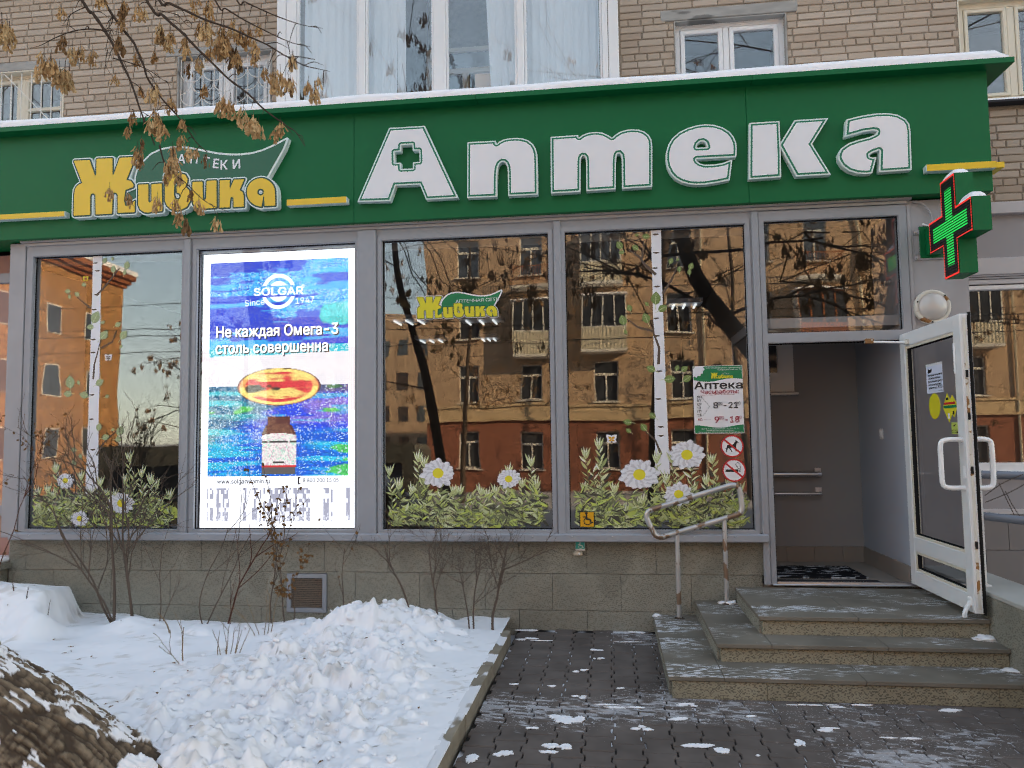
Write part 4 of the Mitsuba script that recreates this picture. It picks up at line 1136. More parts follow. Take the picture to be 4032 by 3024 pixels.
# ---------------------------------------------------------------- the open glass door (part of the shop)
DX0, DX1, DY0, DY1, DZ0, DZ1 = 2.485, 2.548, -1.195, -0.045, 0.452, 2.555
door = part(shop, 'door', cat([bx(DX0, DX1, DY0, DY0 + 0.115, DZ0, DZ1, 0.006), bx(DX0, DX1, DY1 - 0.105, DY1, DZ0, DZ1, 0.006), bx(DX0 + 0.002, DX1 - 0.002, DY0 + 0.11, DY1 - 0.10, DZ1 - 0.115, DZ1, 0.006),
                               bx(DX0 + 0.002, DX1 - 0.002, DY0 + 0.11, DY1 - 0.10, DZ0, DZ0 + 0.125, 0.006), bx(DX0 + 0.002, DX1 - 0.002, DY0 + 0.11, DY1 - 0.10, 0.735, 0.855, 0.006)]), 'm_pvc', label='white framed glass door standing wide open')
for z0, z1 in ((DZ0 + 0.125, 0.735), (0.855, DZ1 - 0.115)):
    y0, y1 = DY0 + 0.115, DY1 - 0.105
    o = sbox(y0 - 0.002, z0 - 0.002, y1 + 0.002, z1 + 0.002)
    part(door, 'glazing_bead', cat([side(o.difference(o.buffer(-0.022, join_style=2)), DX0 + 0.008, DX0 + 0.02), side(o.difference(o.buffer(-0.022, join_style=2)), DX1 - 0.02, DX1 - 0.008)]), 'm_pvc_old')
    part(door, 'gasket', side(o.buffer(-0.020, join_style=2).difference(o.buffer(-0.028, join_style=2)), DX0 + 0.016, DX1 - 0.016), 'm_rubber')
    m = bx(0, 0.001, y0, y1, z0, z1)
    sh = trimesh.Trimesh([(2.516, y0, z0), (2.516, y1, z0), (2.516, y1, z1), (2.516, y0, z1)], [[0, 2, 1], [0, 3, 2]], process=False)
    part(door, 'pane', sh, 'm_glass_door')
part(door, 'lock_edge', cat([bx(DX0 + 0.020, DX0 + 0.040, DY0 - 0.003, DY0 + 0.01, DZ0 + 0.03, DZ1 - 0.03)]), 'm_lamp_rim')
part(door, 'edge_seal', cat([bx(DX0 + 0.052, DX0 + 0.058, DY0 - 0.004, DY0 + 0.01, DZ0 + 0.01, DZ1 - 0.01), bx(DX1 - 0.002, DX1 + 0.012, DY0 - 0.002, DY0 + 0.02, DZ0 - 0.01, DZ1 + 0.01)]), 'm_rubber')
for z in (0.9, 1.42, 1.80, 2.1):
    part(door, 'latch', bx(DX0 + 0.022, DX0 + 0.038, DY0 - 0.009, DY0, z, z + 0.05), 'm_rubber')
for s, xo, xd in ((0, DX0, -0.15), (1, DX1, 0.13)):
    yh = DY0 + 0.055
    pth = smooth_path([(xo, yh, 1.66), (xo + xd * 0.62, yh, 1.66), (xo + xd * 0.93, yh, 1.645), (xo + xd, yh, 1.60), (xo + xd, yh, 1.50), (xo + xd, yh, 1.39), (xo + xd * 0.93, yh, 1.335), (xo + xd * 0.62, yh, 1.318), (xo, yh, 1.318)], 5)
    k = part(door, 'handle', tube(pth, 0.0175, 12), 'm_white', smooth=True)
part(door, 'lock_plate', bx(DX0 - 0.005, DX0 + 0.002, DY0 + 0.03, DY0 + 0.062, 1.385, 1.475, 0.004), 'm_white')
part(door, 'hook', cat([bx(DX0 - 0.012, DX0 + 0.002, DY0 + 0.085, DY0 + 0.105, 2.13, 2.36, 0.006)]), 'm_white')
part(door, 'closer_arm', tube([(DX0 - 0.01, -0.22, 2.47), (2.26, -0.055, 2.50)], 0.010, 8), 'm_white')
part(door, 'closer_shoe', cat([bx(2.20, 2.27, -0.075, -0.035, 2.485, 2.53, 0.006), bx(DX0 - 0.02, DX0 + 0.002, -0.26, -0.20, 2.45, 2.495, 0.004)]), 'm_lamp_rim')
part(door, 'door_stop', cat([tube(smooth_path([(DX0 - 0.005, DY0 + 0.06, 0.525), (DX0 - 0.03, DY0 + 0.05, 0.49), (DX0 - 0.05, DY0 + 0.045, 0.45), (DX0 - 0.052, DY0 + 0.045, 0.42)]), 0.015, 8), bx(DX0 - 0.012, DX0 + 0.002, DY0 + 0.03, DY0 + 0.085, 0.50, 0.56, 0.004)]), 'm_white')
part(door, 'hinge', cat([tube([(DX1 + 0.004, DY1 + 0.02, z), (DX1 + 0.004, DY1 + 0.02, z + 0.09)], 0.011, 10) for z in (0.62, 2.30)]), 'm_pvc')


def dplate(poly, dx=0.0, th=0.0008):
    """A flat thing stuck on the inner face of the door glass, drawn with x along -y."""
    ms = []
    for g_ in geoms(poly):
        m = trimesh.creation.extrude_polygon(g_, th, engine='earcut')
        v = m.vertices
        m.vertices = np.stack([2.5145 - dx - v[:, 2], -v[:, 0], v[:, 1]], 1)
        m.invert() if m.volume < 0 else None
        ms.append(m)
    return cat(ms)


def dtext(s, h, u, z, dx, bold=False, align='c', wide=1.0):
    m = front_only(meshkit.text_mesh(s, h, 0.0004, bold))
    v = m.vertices.copy()
    v[:, 0] *= wide
    w = v[:, 0].max()
    v[:, 0] -= {'l': 0, 'c': w / 2, 'r': w}[align]
    m.vertices = np.stack([2.5145 - dx - v[:, 2], -(u + v[:, 0]), z + v[:, 1]], 1)
    return m


nt = thing('paper_notice', 'white printed paper notice taped to the open glass door', 'notice')
part(nt, 'sheet', dplate(sbox(0.50, 2.02, 0.80, 2.25)), 'm_paper')
part(nt, 'print', cat([dtext('Уважаемые покупатели!', 0.016, 0.66, 2.155, 0.0014, True), dtext('По многочисленным', 0.016, 0.65, 2.130, 0.0014, True), dtext('просьбам время работы', 0.016, 0.66, 2.105, 0.0014, True), dtext('аптеки в воскресенье', 0.016, 0.65, 2.080, 0.0014, True), dtext('увеличено до', 0.016, 0.61, 2.055, 0.0014, True), dtext('20.00', 0.022, 0.745, 2.055, 0.0014, True), dplate(sbox(0.72, 2.033, 0.79, 2.037), 0.0012), dplate(Polygon([(0.535, 2.18), (0.60, 2.185), (0.61, 2.215), (0.57, 2.205), (0.54, 2.215)]), 0.0012)]), 'm_black')
part(nt, 'tape', dplate(sbox(0.498, 2.235, 0.802, 2.252), 0.001, 0.0003), 'm_pvc')
solo('round_sticker', dplate(disc(0.63, 1.917, 0.100), 0.0, 0.004), 'm_sign_yellow', 'plain round yellow sticker on the open glass door', 'sticker')
ss = thing('star_sticker', 'yellow zigzag edged sticker with red and green strips on the open glass door', 'sticker')
part(ss, 'sheet', dplate(Polygon([(0.775, 1.90), (0.86, 2.01), (0.905, 1.955), (0.945, 1.99), (1.03, 1.91), (0.965, 1.82), (0.93, 1.845), (0.875, 1.785)])), 'm_decal_yellow')
part(ss, 'red_strip', dplate(sbox(0.80, 1.920, 0.99, 1.937), 0.0012), 'm_red')
part(ss, 'green_strip', dplate(sbox(0.79, 1.893, 1.01, 1.913), 0.0012), 'm_sign_green')
part(ss, 'white_tag', dplate(sbox(0.86, 1.815, 0.89, 1.855), 0.0012), 'm_sign_white')
part(ss, 'dark_print', dplate(union_all([disc(0.955, 1.855, 0.014), sbox(0.84, 1.955, 0.88, 1.972)]), 0.0012), 'm_black')
gt = thing('green_tag', 'small green and white printed tag at the edge of the open glass door', 'sticker')
part(gt, 'sheet', dplate(sbox(0.905, 1.70, 1.03, 1.785)), 'm_lime')
part(gt, 'print', cat([dtext('ОТ СЕБЯ', 0.022, 0.967, 1.708, 0.0014, True), dplate(Polygon([(0.935, 1.755), (0.965, 1.758), (0.985, 1.772), (0.95, 1.768)]), 0.0012)]), 'm_black')

# ---------------------------------------------------------------- the lit display behind the second window
led = thing('advertising_screen', 'bright display screen with a blue advertisement behind the second window', 'screen')
LX0, LX1, LZ0, LZ1 = -3.932, -2.369, 0.889, 3.556
part(led, 'case', bx(-3.955, -2.365, 0.055, 0.16, 0.885, 3.57), 'm_frame_dark')
solo('crumpled_film', grid_mesh(np.linspace(-3.95, -2.37, 90), np.linspace(0.035, 0.05, 2), lambda X, Y: 3.557 + (Y - 0.035) * 2.2 + 0.004 * meshkit.noise(np.stack([X * 40, Y * 0, Y * 0], -1), 3)), 'm_room_white', 'strip of crumpled bluish film along the top of the display screen', 'film')


def screen(p, n, uv):
    S = 0.0093
    cx, cz_ = dr.floor(p.x / S), dr.floor(p.z / S)
    X, Z = (cx + 0.5) * S, (cz_ + 0.5) * S
    j = cell_rand(cx, cz_, 5)
    j2 = cell_rand(cx, cz_, 9)
    s1 = fbm(X * 2.3, Z * 13, 1.0, 4)
    s2 = fbm(X * 1.6 + 4, Z * 22, 2.0, 4)
    s3 = fbm(X * 3.5, Z * 5, 7.0, 3)
    white = mi.Color3f(1.25, 1.3, 1.42)
    ev = dr.select(dr.abs(cx - 2 * dr.floor(cx / 2)) + dr.abs(cz_ - 2 * dr.floor(cz_ / 2)) < 0.5, 1.0, 0.0)
    warm = mi.Color3f(0.84, 0.80, 0.84) * (0.92 + 0.12 * ev)
    c = white * (1 - 0.10 * ev)
    c = dr.select((Z < 2.60) & (Z > 2.0) & ((X < -3.87) | (X > -2.44) | (Z > 2.25)), warm, c)
    pic = (X > -3.862) & (X < -2.452)
    # upper picture
    blue = mix((0.003, 0.05, 0.66), (0.03, 0.05, 0.48), s3)
    blue = mix(blue, (0.20, 0.26, 0.62), dr.select(j2 > 0.80, 0.35, 0.0))
    cy_ = mix((0.01, 0.26, 0.78), (0.10, 0.62, 0.90), j)
    m = smoothstep(0.50, 0.55, s1 + 0.20 * smoothstep(-3.5, -2.6, X) * smoothstep(2.95, 3.35, Z) - 0.05)
    up = mix(blue, cy_, m * smoothstep(0.12, 0.30, j2))
    up = mix(up, mi.Color3f(0.05, 0.55, 0.58) * (0.6 + 0.8 * j), smoothstep(0.52, 0.56, s3 * 0.6 + 0.42 * smoothstep(0.34, 0.05, dr.sqrt(dr.square(X + 2.56) + dr.square((Z - 2.93) * 1.6)))))
    up = mix(up, (0.62, 0.84, 0.96), dr.select(j > 0.82, 0.75, 0.0) * m)
    up = mix(up, (0.05, 0.50, 0.85), smoothstep(0.62, 0.66, s2) * 0.7)
    lowb = 2.545 + 0.02 * (X + 3.1) + 0.02 * s3
    c = dr.select(pic & (Z < 3.47) & (Z > lowb + 0.075), up, c)
    c = dr.select(pic & (Z <= lowb + 0.075) & (Z > lowb), mix((0.02, 0.50, 0.62), (0.7, 0.9, 0.92), dr.select(j > 0.7, 1.0, 0.0)), c)
    # lower picture: water
    t = (Z - 1.385) / (2.25 - 1.385)
    w1 = mix((0.004, 0.10, 0.60), (0.01, 0.34, 0.72), smoothstep(0.40, 0.60, s2))
    w2 = mix((0.02, 0.06, 0.66), (0.17, 0.13, 0.60), smoothstep(0.45, 0.6, s1))
    w3 = mix((0.015, 0.13, 0.26), (0.02, 0.36, 0.40), smoothstep(0.42, 0.6, s2))
    wt = mix(w1, w2, smoothstep(0.40, 0.62, t + 0.35 * (s3 - 0.5)))
    wt = mix(wt, w3, smoothstep(0.1, 0.35, (-3.2 - X) * 0.55 + 0.9 * (t - 0.5) + 0.3 * (s1 - 0.5)))
    wt = mix(wt, (0.04, 0.52, 0.66), smoothstep(0.56, 0.62, s2) * 0.6)
    wt = mix(wt, (0.08, 0.52, 0.06), 0.9 * smoothstep(0.60, 0.64, s1 * 0.8 + 0.25 * smoothstep(-2.72, -2.45, X) * smoothstep(0.5, 0.15, t)))
    wt = mix(wt, (0.07, 0.07, 0.09), 0.7 * smoothstep(0.88, 0.95, t) * smoothstep(-3.0, -2.7, X))
    wt = wt * (0.55 + 0.9 * j)
    wt = mix(wt, (0.72, 0.85, 1.0), dr.select(j2 > 0.90, 0.8, 0.0))
    c = dr.select(pic & (Z < 2.25) & (Z > 1.387), wt, c)
    # capsule
    ex, ez = (X + 3.148) / 0.420, (Z - 2.240) / 0.182
    e = ex * ex + ez * ez
    red = mix((0.62, 0.04, 0.05), (0.85, 0.62, 0.18), smoothstep(0.50, 0.58, s2 * 0.6 + s3 * 0.4 + 0.10 * smoothstep(0.1, 0.6, ez)))
    red = mix(red, (0.05, 0.04, 0.03), smoothstep(0.6, 0.66, fbm(X * 5 + 2, Z * 9, 3.0, 3)))
    red = mix(red, (0.9, 0.72, 0.2), smoothstep(0.62, 0.70, e) * smoothstep(0.94, 0.86, e) * dr.select(ez < 0, 1.0, 0.5))
    red = mix(red, (0.10, 0.06, 0.06), smoothstep(0.90, 0.96, e)) * (0.7 + 0.6 * j)
    c = dr.select(e < 1, red, c)
    # bottle
    bxx = dr.abs(X + 3.143)
    neck = (bxx < 0.112) & (Z > 1.84) & (Z < 1.955)
    sh_ = (bxx < 0.168 - 0.5 * dr.maximum(0, Z - 1.79)) & (Z > 1.74) & (Z <= 1.87)
    lab = (bxx < 0.172) & (Z > 1.47) & (Z <= 1.775 + 0.02 * (1 - dr.square(bxx / 0.17)))
    foot = (bxx < 0.168) & (Z > 1.405) & (Z <= 1.475)
    brown = mix((0.09, 0.025, 0.02), (0.30, 0.03, 0.025), smoothstep(0.5, 0.6, s3)) * (0.8 + 0.5 * j)
    lb = mix((0.80, 0.76, 0.74), (0.45, 0.15, 0.3), dr.select(cell_rand(cx, cz_, 21) > 0.75, 0.6, 0.0))
    lb = mix(lb, (0.1, 0.6, 0.4), dr.select(cell_rand(cx, cz_, 22) > 0.86, 0.7, 0.0))
    lb = dr.select((Z > 1.70) & (Z < 1.722) & ((bxx < 0.09) | (bxx > 0.115)), mi.Color3f(0.05), lb)
    lb = dr.select((Z > 1.505) & (Z < 1.522) & (bxx < 0.055), mi.Color3f(0.04), lb)
    lb = dr.select((Z < 1.49), mi.Color3f(0.6, 0.03, 0.03), lb)
    c = dr.select(neck | sh_, brown, c)
    c = dr.select(foot, mi.Color3f(0.10, 0.09, 0.09), c)
    c = dr.select(lab, lb, c)
    # band of broken up print below
    bar = (X > -3.86) & (X < -2.44) & (Z < 1.272) & (Z > 0.955)
    kx = dr.floor(X / 0.0186)
    colon = cell_rand(kx, 3, 1) * 0.6 + cell_rand(dr.floor(X / 0.13), 5, 2) * 0.55
    rown = cell_rand(kx, dr.floor(Z / 0.042), 4)
    on = dr.select(colon > 0.48, 1.0, 0.0) * dr.select(rown > 0.35, 1.0, 0.25) * smoothstep(0.9, 1.15, Z + 0.35 * j)
    c = dr.select(bar, mix(white, (0.14, 0.14, 0.24), on * 0.8), c)
    return c * (1.25 * GLOW)


SCR = sheet(sbox(LX0, LZ0, LX1, LZ1), 0.050)
scene[fresh(led + '__display')] = {**shape(SCR, 'm_black', uv=np.c_[(SCR.vertices[:, 0] - LX0) / (LX1 - LX0), (SCR.vertices[:, 2] - LZ0) / (LZ1 - LZ0)]), 'emitter': {'type': 'area', 'radiance': proc(screen)}}
YD = 0.0455
ring = disc(-3.155, 3.165, 0.172, 40).difference(disc(-3.155, 3.165, 0.137, 40)).union(disc(-3.155, 3.165, 0.100, 32)).difference(sbox(-3.5, 3.113, -2.8, 3.222))
tx = [sheet(ring, YD), text('SOLGAR', 0.072, -3.16, 3.131, YD, 0.001, True, 'c', wide=1.28), text('®', 0.04, -2.925, 3.185, YD, 0.001), text('Since', 0.058, -3.50, 3.030, YD, 0.001, False, rot=0.06), text('1947', 0.058, -2.99, 3.035, YD, 0.001, False, rot=0.06),
      text('Не каждая Омега-3', 0.104, -3.800, 2.735, YD, 0.001, True, wide=0.885), text('столь совершенна', 0.104, -3.800, 2.575, YD, 0.001, True, wide=0.885)]
scene[fresh(led + '__lettering')] = {**shape(cat(tx), 'm_black'), 'emitter': {'type': 'area', 'radiance': rgb([1.5 * GLOW] * 3)}}
part(led, 'letter_shadow', cat([at(text('Не каждая Омега-3', 0.104, -3.800, 2.735, YD + 0.002, 0.001, True, wide=0.885), 0.010, 0, -0.010), at(text('столь совершенна', 0.104, -3.800, 2.575, YD + 0.002, 0.001, True, wide=0.885), 0.010, 0, -0.010)]), 'm_black')
part(led, 'small_print', cat([text('www.solgarvitamin.ru', 0.040, -3.76, 1.318, YD, 0.001, True, wide=0.95), text('8 800 200 15 05', 0.036, -2.90, 1.326, YD, 0.001, True, wide=0.88), flat(affinity.rotate(sbox(-2.948, 1.305, -2.936, 1.375), 0).union(sbox(-2.948, 1.305, -2.92, 1.318)).union(sbox(-2.948, 1.362, -2.92, 1.375)), YD, 0.001)]), 'm_black')

# ---------------------------------------------------------------- printed films on the windows
YW = -0.001   # the films lie on the outer face of the glass, inside the beads


class Print:
    """Flat printed shapes on one film, each on a level of its own."""

    def __init__(s):
        s.m, s.lev = {}, 0

    def poly(s, pts, m):
        p = np.asarray(pts, float)
        s.lev += 1
        y = 0.0165 - 0.000009 * s.lev
        c = p.mean(0)
        v = np.vstack([np.c_[p[:, 0], np.full(len(p), y), p[:, 1]], [[c[0], y, c[1]]]])
        n = len(p)
        f = np.array([[k, (k + 1) % n, n] for k in range(n)])
        d_ = p - c
        e_ = np.roll(p, -1, 0) - c
        a = d_[:, 0] * e_[:, 1] - d_[:, 1] * e_[:, 0]
        f[a < 0] = f[a < 0][:, [1, 0, 2]]
        s.m.setdefault(m, []).append(trimesh.Trimesh(v, f, process=False))

    def blade(s, x, z, l, w, a, m, mid=None, bend=0.0):
        t = np.array([0, 0.2, 0.45, 0.7, 1.0])
        wd = np.array([0.12, 0.75, 1.0, 0.7, 0.0]) * w / 2
        cx = t * l
        cz_ = bend * l * t * t
        ca, sa = math.cos(a), math.sin(a)
        L = np.stack([cx, cz_ + wd], 1)
        R = np.stack([cx, cz_ - wd], 1)
        rot = np.array([[ca, sa], [-sa, ca]])
        s.poly(np.vstack([R, L[::-1][1:]]) @ rot + [x, z], m)
        if mid:
            R2 = np.stack([cx, cz_ - wd * 0.08], 1)
            s.poly(np.vstack([R, R2[::-1][1:]]) @ rot + [x, z], mid)

    def stroke(s, pts, w, m):
        p = np.asarray(pts, float)
        t = np.gradient(p, axis=0)
        nn = np.stack([-t[:, 1], t[:, 0]], 1)
        nn /= np.linalg.norm(nn, axis=1, keepdims=True)
        w = np.broadcast_to(np.asarray(w, float), (len(p),))[:, None] / 2
        s.lev += 1
        y = 0.0165 - 0.000009 * s.lev
        a, b = p + nn * w, p - nn * w
        v = np.vstack([a, b])
        n = len(p)
        f = []
        for i in range(n - 1):
            f += [[i, n + i, n + i + 1], [i, n + i + 1, i + 1]]
        s.m.setdefault(m, []).append(trimesh.Trimesh(np.c_[v[:, 0], np.full(len(v), y), v[:, 1]], f, process=False))

    def leaf(s, x, z, size, a, m):
        o = np.array([(-0.5, 0), (-0.36, -0.22), (-0.12, -0.36), (0.12, -0.33), (0.32, -0.18), (0.5, 0.0), (0.32, 0.18), (0.12, 0.33), (-0.12, 0.36), (-0.36, 0.22)]) * size
        ca, sa = math.cos(a), math.sin(a)
        rot = np.array([[ca, sa], [-sa, ca]])
        s.poly(o @ rot + [x, z], m)
        s.stroke(np.array([(-0.85 * size, 0), (0, 0), (0.42 * size, 0)]) @ rot + [x, z], [size * 0.05, size * 0.035, size * 0.01], 'm_fol_2')
        for k in (-0.2, 0.02, 0.2):
            for q in (-1, 1):
                s.stroke(np.array([(k * size, 0), ((k + 0.13) * size, q * 0.2 * size)]) @ rot + [x, z], size * 0.022, 'm_fol_1')

    def daisy(s, x, z, r, seed, tilt=0.8):
        q = random.Random(seed)
        for ring_, n, l in ((0, 13, 1.0), (1, 13, 0.86), (2, 11, 0.66)):
            for i in range(n):
                a = 2 * math.pi * (i + 0.5 * ring_ + q.uniform(-0.2, 0.2)) / n
                ll = r * l * q.uniform(0.86, 1.06)
                w = r * 0.40
                t = np.array([0.1, 0.4, 0.7, 0.9, 1.0])
                wd = np.array([0.3, 0.8, 1.0, 0.72, 0.12]) * w / 2
                R = np.stack([t * ll, -wd], 1)
                L = np.stack([t * ll, wd], 1)
                ca, sa = math.cos(a), math.sin(a)
                pts = np.vstack([R, L[::-1]]) @ np.array([[ca, sa], [-sa, ca]])
                pts[:, 1] *= tilt
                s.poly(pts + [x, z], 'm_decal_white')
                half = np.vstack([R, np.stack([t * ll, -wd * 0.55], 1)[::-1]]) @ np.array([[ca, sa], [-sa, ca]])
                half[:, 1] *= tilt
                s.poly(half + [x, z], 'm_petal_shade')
        s.poly([(x + 0.30 * r * math.cos(t), z + 0.27 * r * math.sin(t)) for t in np.linspace(0, 6.28, 17)[:-1]], 'm_decal_yellow')

    def birch(s, x0, x1, z0, z1, ztop, marks, spread):
        w = x1 - x0
        s.poly([(x0 - 0.012, z0 - 0.12), (x1 + 0.012, z0 - 0.12), (x1, z0 + 0.6), (x1 - 0.012, z1), (x1 - 0.006, ztop), (x0 + 0.006, ztop), (x0 + 0.008, z1), (x0, z0 + 0.6)], 'm_decal_white')
        for zz, sd in marks:
            xx = (x0 + 0.03) if sd < 0 else (x1 - 0.06)
            s.poly([(xx - 0.03, zz), (xx, zz - 0.012), (xx + 0.035, zz - 0.004), (xx + 0.02, zz + 0.006), (xx - 0.01, zz + 0.005)], 'm_twig_print')

    def foliage(s, x0, x1, seed, clear=(), hi=1.25, tones=(0, 1, 2, 3, 4, 5, 6)):
        q = random.Random(seed)
        # pale ground of the print, in patches
        for i in range(int((x1 - x0) * 16)):
            x, z = q.uniform(x0 + 0.06, x1 - 0.06), q.uniform(0.93, 1.10)
            r = q.uniform(0.04, 0.09)
            s.poly([(min(max(x + r * q.uniform(0.7, 1.3) * math.cos(t), x0 + 0.004), x1 - 0.004), max(0.903, z + r * 1.0 * q.uniform(0.7, 1.3) * math.sin(t))) for t in np.linspace(0, 6.28, 11)[:-1]], q.choice(['m_lime', 'm_fol_5', 'm_fol_2']))
        st = []
        n = int((x1 - x0) * 12)
        for i in range(n):
            x = x0 + 0.06 + (x1 - x0 - 0.12) * (i + q.uniform(0.2, 0.8)) / n
            top = q.choice([1.22, 1.28, 1.34, 1.42, 1.52, 1.64]) * (hi / 1.25) + q.uniform(-0.06, 0.06)
            for a, b, hh in clear:
                if a < x < b: top = min(top, hh + q.uniform(-0.08, 0.03))
            st.append((x, top))
        for rep in range(2):
            for x, top in st:
                x += q.uniform(-0.05, 0.05) * rep
                top -= 0.12 * rep
                lean = q.uniform(-0.12, 0.12)
                pz = np.linspace(0.91, top, 6)
                px = x + lean * (pz - 0.91) ** 1.3
                px = np.clip(px, x0 + 0.01, x1 - 0.01)
                s.stroke(np.stack([px, pz], 1), [0.010, 0.009, 0.008, 0.006, 0.005, 0.003], 'm_fol_3')
                k = int((top - 0.91) / 0.030)
                for j in range(k):
                    t = (j + 0.4) / k
                    z = 0.91 + (top - 0.91) * t
                    xx = float(np.interp(z, pz, px))
                    sd = 1 if (j % 2) else -1
                    l = q.uniform(0.055, 0.115) * (1.1 - 0.3 * t)
                    a = math.pi / 2 - sd * q.uniform(0.55, 1.25) * (1.15 - 0.55 * t)
                    tip = t > 0.8
                    if min(xx + l * math.cos(a), xx) < x0 + 0.012 or max(xx + l * math.cos(a), xx) > x1 - 0.012 or z + l * math.sin(a) < 0.91: continue
                    m = q.choice(['m_fol_0', 'm_fol_0', 'm_fol_2', 'm_fol_1', 'm_fol_3', 'm_fol_4', 'm_fol_5']) if not tip else q.choice(['m_fol_6', 'm_fol_2', 'm_fol_0'])
                    s.blade(xx, z, l, l * q.uniform(0.22, 0.32), a, m, q.choice(['m_fol_1', 'm_fol_4', 'm_fol_3', None]) if not tip else 'm_fol_0', q.uniform(-0.12, 0.12))
                if rep == 0:
                    for da in (-0.38, -0.12, 0.15, 0.40):
                        s.blade(px[-1], top - 0.02, q.uniform(0.09, 0.14), 0.020, math.pi / 2 + da, 'm_fol_6' if abs(da) < 0.2 else 'm_fol_2', 'm_fol_0', 0.0)
        for i in range(int((x1 - x0) * 170)):
            x, z = q.uniform(x0 + 0.02, x1 - 0.02), 0.915 + 0.30 * q.random() ** 1.3
            l, a = q.uniform(0.05, 0.11), q.choice([q.uniform(-0.5, 1.2), q.uniform(1.9, 3.6)])
            if not (x0 + 0.012 < x + l * math.cos(a) < x1 - 0.012) or z + l * math.sin(a) < 0.91: continue
            s.blade(x, z, l, l * q.uniform(0.2, 0.32), a, q.choice(['m_fol_0', 'm_fol_0', 'm_fol_1', 'm_fol_3', 'm_fol_4', 'm_fol_4', 'm_fol_5', 'm_lime', 'm_fol_2']), q.choice(['m_fol_1', 'm_fol_3', 'm_fol_4', None]), q.uniform(-0.15, 0.15))

    def butterfly(s, x, z, sz_, m, m2):
        for sx_ in (-1, 1):
            for a, l in ((0.75, 0.55), (-0.45, 0.42)):
                s.blade(x, z, l * sz_, l * sz_ * 0.75, math.pi / 2 - sx_ * (math.pi / 2 - a), m, None)
                s.blade(x, z, l * sz_ * 0.6, l * sz_ * 0.4, math.pi / 2 - sx_ * (math.pi / 2 - a), m2, None)

    def done(s, holder, name):
        for m, ms in s.m.items():
            part(holder, name, cat(ms), m, kind='stuff')
        s.m = {}


q_ = random.Random(5)
# first window
f1 = thing('window_print', 'window film printed with a birch trunk and grey green plants, leftmost window', 'window film')
pr = Print()
pr.birch(-5.098, -4.985, 1.35, 3.2, 3.594, [(3.52, -1), (3.44, 1), (3.2, 1), (3.05, -1), (2.75, -1), (2.62, -1), (2.2, -1), (1.96, -1), (1.66, 1), (1.5, 1)], 1)
for a in (((-5.047, 3.187), (-4.98, 3.25), (-4.909, 3.329), (-4.803, 3.458)), ((-5.055, 2.354), (-5.046, 2.50), (-5.016, 2.615), (-4.98, 2.76)), ((-4.98, 2.66), (-4.862, 2.72), (-4.818, 2.828)), ((-5.1, 3.06), (-5.18, 3.12), (-5.253, 3.18)), ((-5.0, 1.6), (-4.93, 1.72), (-4.80, 1.84)), ((-5.09, 1.5), (-5.2, 1.6))):
    pr.stroke(a, [0.022, 0.018, 0.014, 0.008][-len(a):], 'm_twig_print')
pr.done(f1, 'birch_trunk')
LV1 = [(-4.963, 3.54, .057), (-4.881, 3.555, .036), (-4.725, 3.481, .079), (-4.869, 3.449, .071), (-4.747, 3.411, .05), (-5.358, 3.243, .057), (-5.335, 3.188, .043), (-5.254, 3.21, .057), (-5.185, 3.303, .05), (-5.046, 2.971, .122), (-5.101, 2.873, .071), (-4.966, 2.917, .043), (-4.95, 2.791, .1), (-4.804, 2.89, .064), (-4.742, 2.784, .093), (-4.767, 2.669, .036), (-5.303, 2.331, .122), (-5.211, 2.324, .043), (-4.984, 2.319, .086), (-5.325, 2.213, .08), (-5.151, 2.199, .087), (-4.901, 2.179, .044), (-4.98, 1.88, .073), (-4.829, 1.851, .036), (-4.755, 1.84, .095), (-4.906, 1.779, .073), (-4.769, 1.756, .066), (-5.244, 1.657, .058), (-5.171, 1.6, .044), (-5.235, 1.535, .058)]
for x, z, s_ in LV1:
    pr.leaf(x, z, s_ * 1.12, math.pi / 2 + (0.9 if x < -5.05 else -0.7) + q_.uniform(-0.8, 0.8), 'm_birch_leaf_pale')
pr.butterfly(-5.163, 3.359, 0.075, 'm_decal_yellow', 'm_red_dark')
pr.butterfly(-4.897, 2.558, 0.10, 'm_decal_white', 'm_twig_print')
pr.done(f1, 'birch_leaf')
pr.foliage(-5.69, -4.125, 3, hi=1.20)
for x, z, r in ((-5.314, 1.36, .10), (-4.717, 1.138, .14), (-5.15, 0.99, .10)):
    pr.daisy(x, z, r, int(x * 100))
pr.done(f1, 'plant_print')
# third window
f3 = thing('window_print', 'window film printed with green plants and two daisies, third window', 'window film')
pr = Print()
pr.foliage(-2.092, -0.535, 8, clear=[(-1.45, -0.95, 1.2)])
pr.daisy(-1.581, 1.403, 0.173, 4)
pr.daisy(-0.925, 1.345, 0.115, 5)
pr.done(f3, 'plant_print')
# fourth window
f4 = thing('window_print', 'window film printed with a birch trunk and three large daisies, fourth window', 'window film')
pr = Print()
pr.birch(0.404, 0.508, 1.5, 3.2, 3.592, [(3.55, 1), (3.38, 1), (3.24, -1), (3.07, 1), (2.98, 1), (2.78, -1), (2.62, -1), (2.3, 1), (2.05, -1), (1.8, 1), (1.72, 1)], 1)
for a in (((0.445, 3.176), (0.339, 3.285), (0.30, 3.35), (0.205, 3.417)), ((0.446, 2.36), (0.456, 2.51), (0.412, 2.64), (0.408, 2.75)), ((0.412, 2.66), (0.27, 2.703), (0.18, 2.78)), ((0.32, 3.31), (0.344, 3.495)), ((0.45, 1.55), (0.40, 1.68), (0.30, 1.78)), ((0.50, 3.0), (0.58, 3.12), (0.64, 3.25))):
    pr.stroke(a, [0.026, 0.022, 0.016, 0.008][-len(a):], 'm_twig_print')
pr.done(f4, 'birch_trunk')
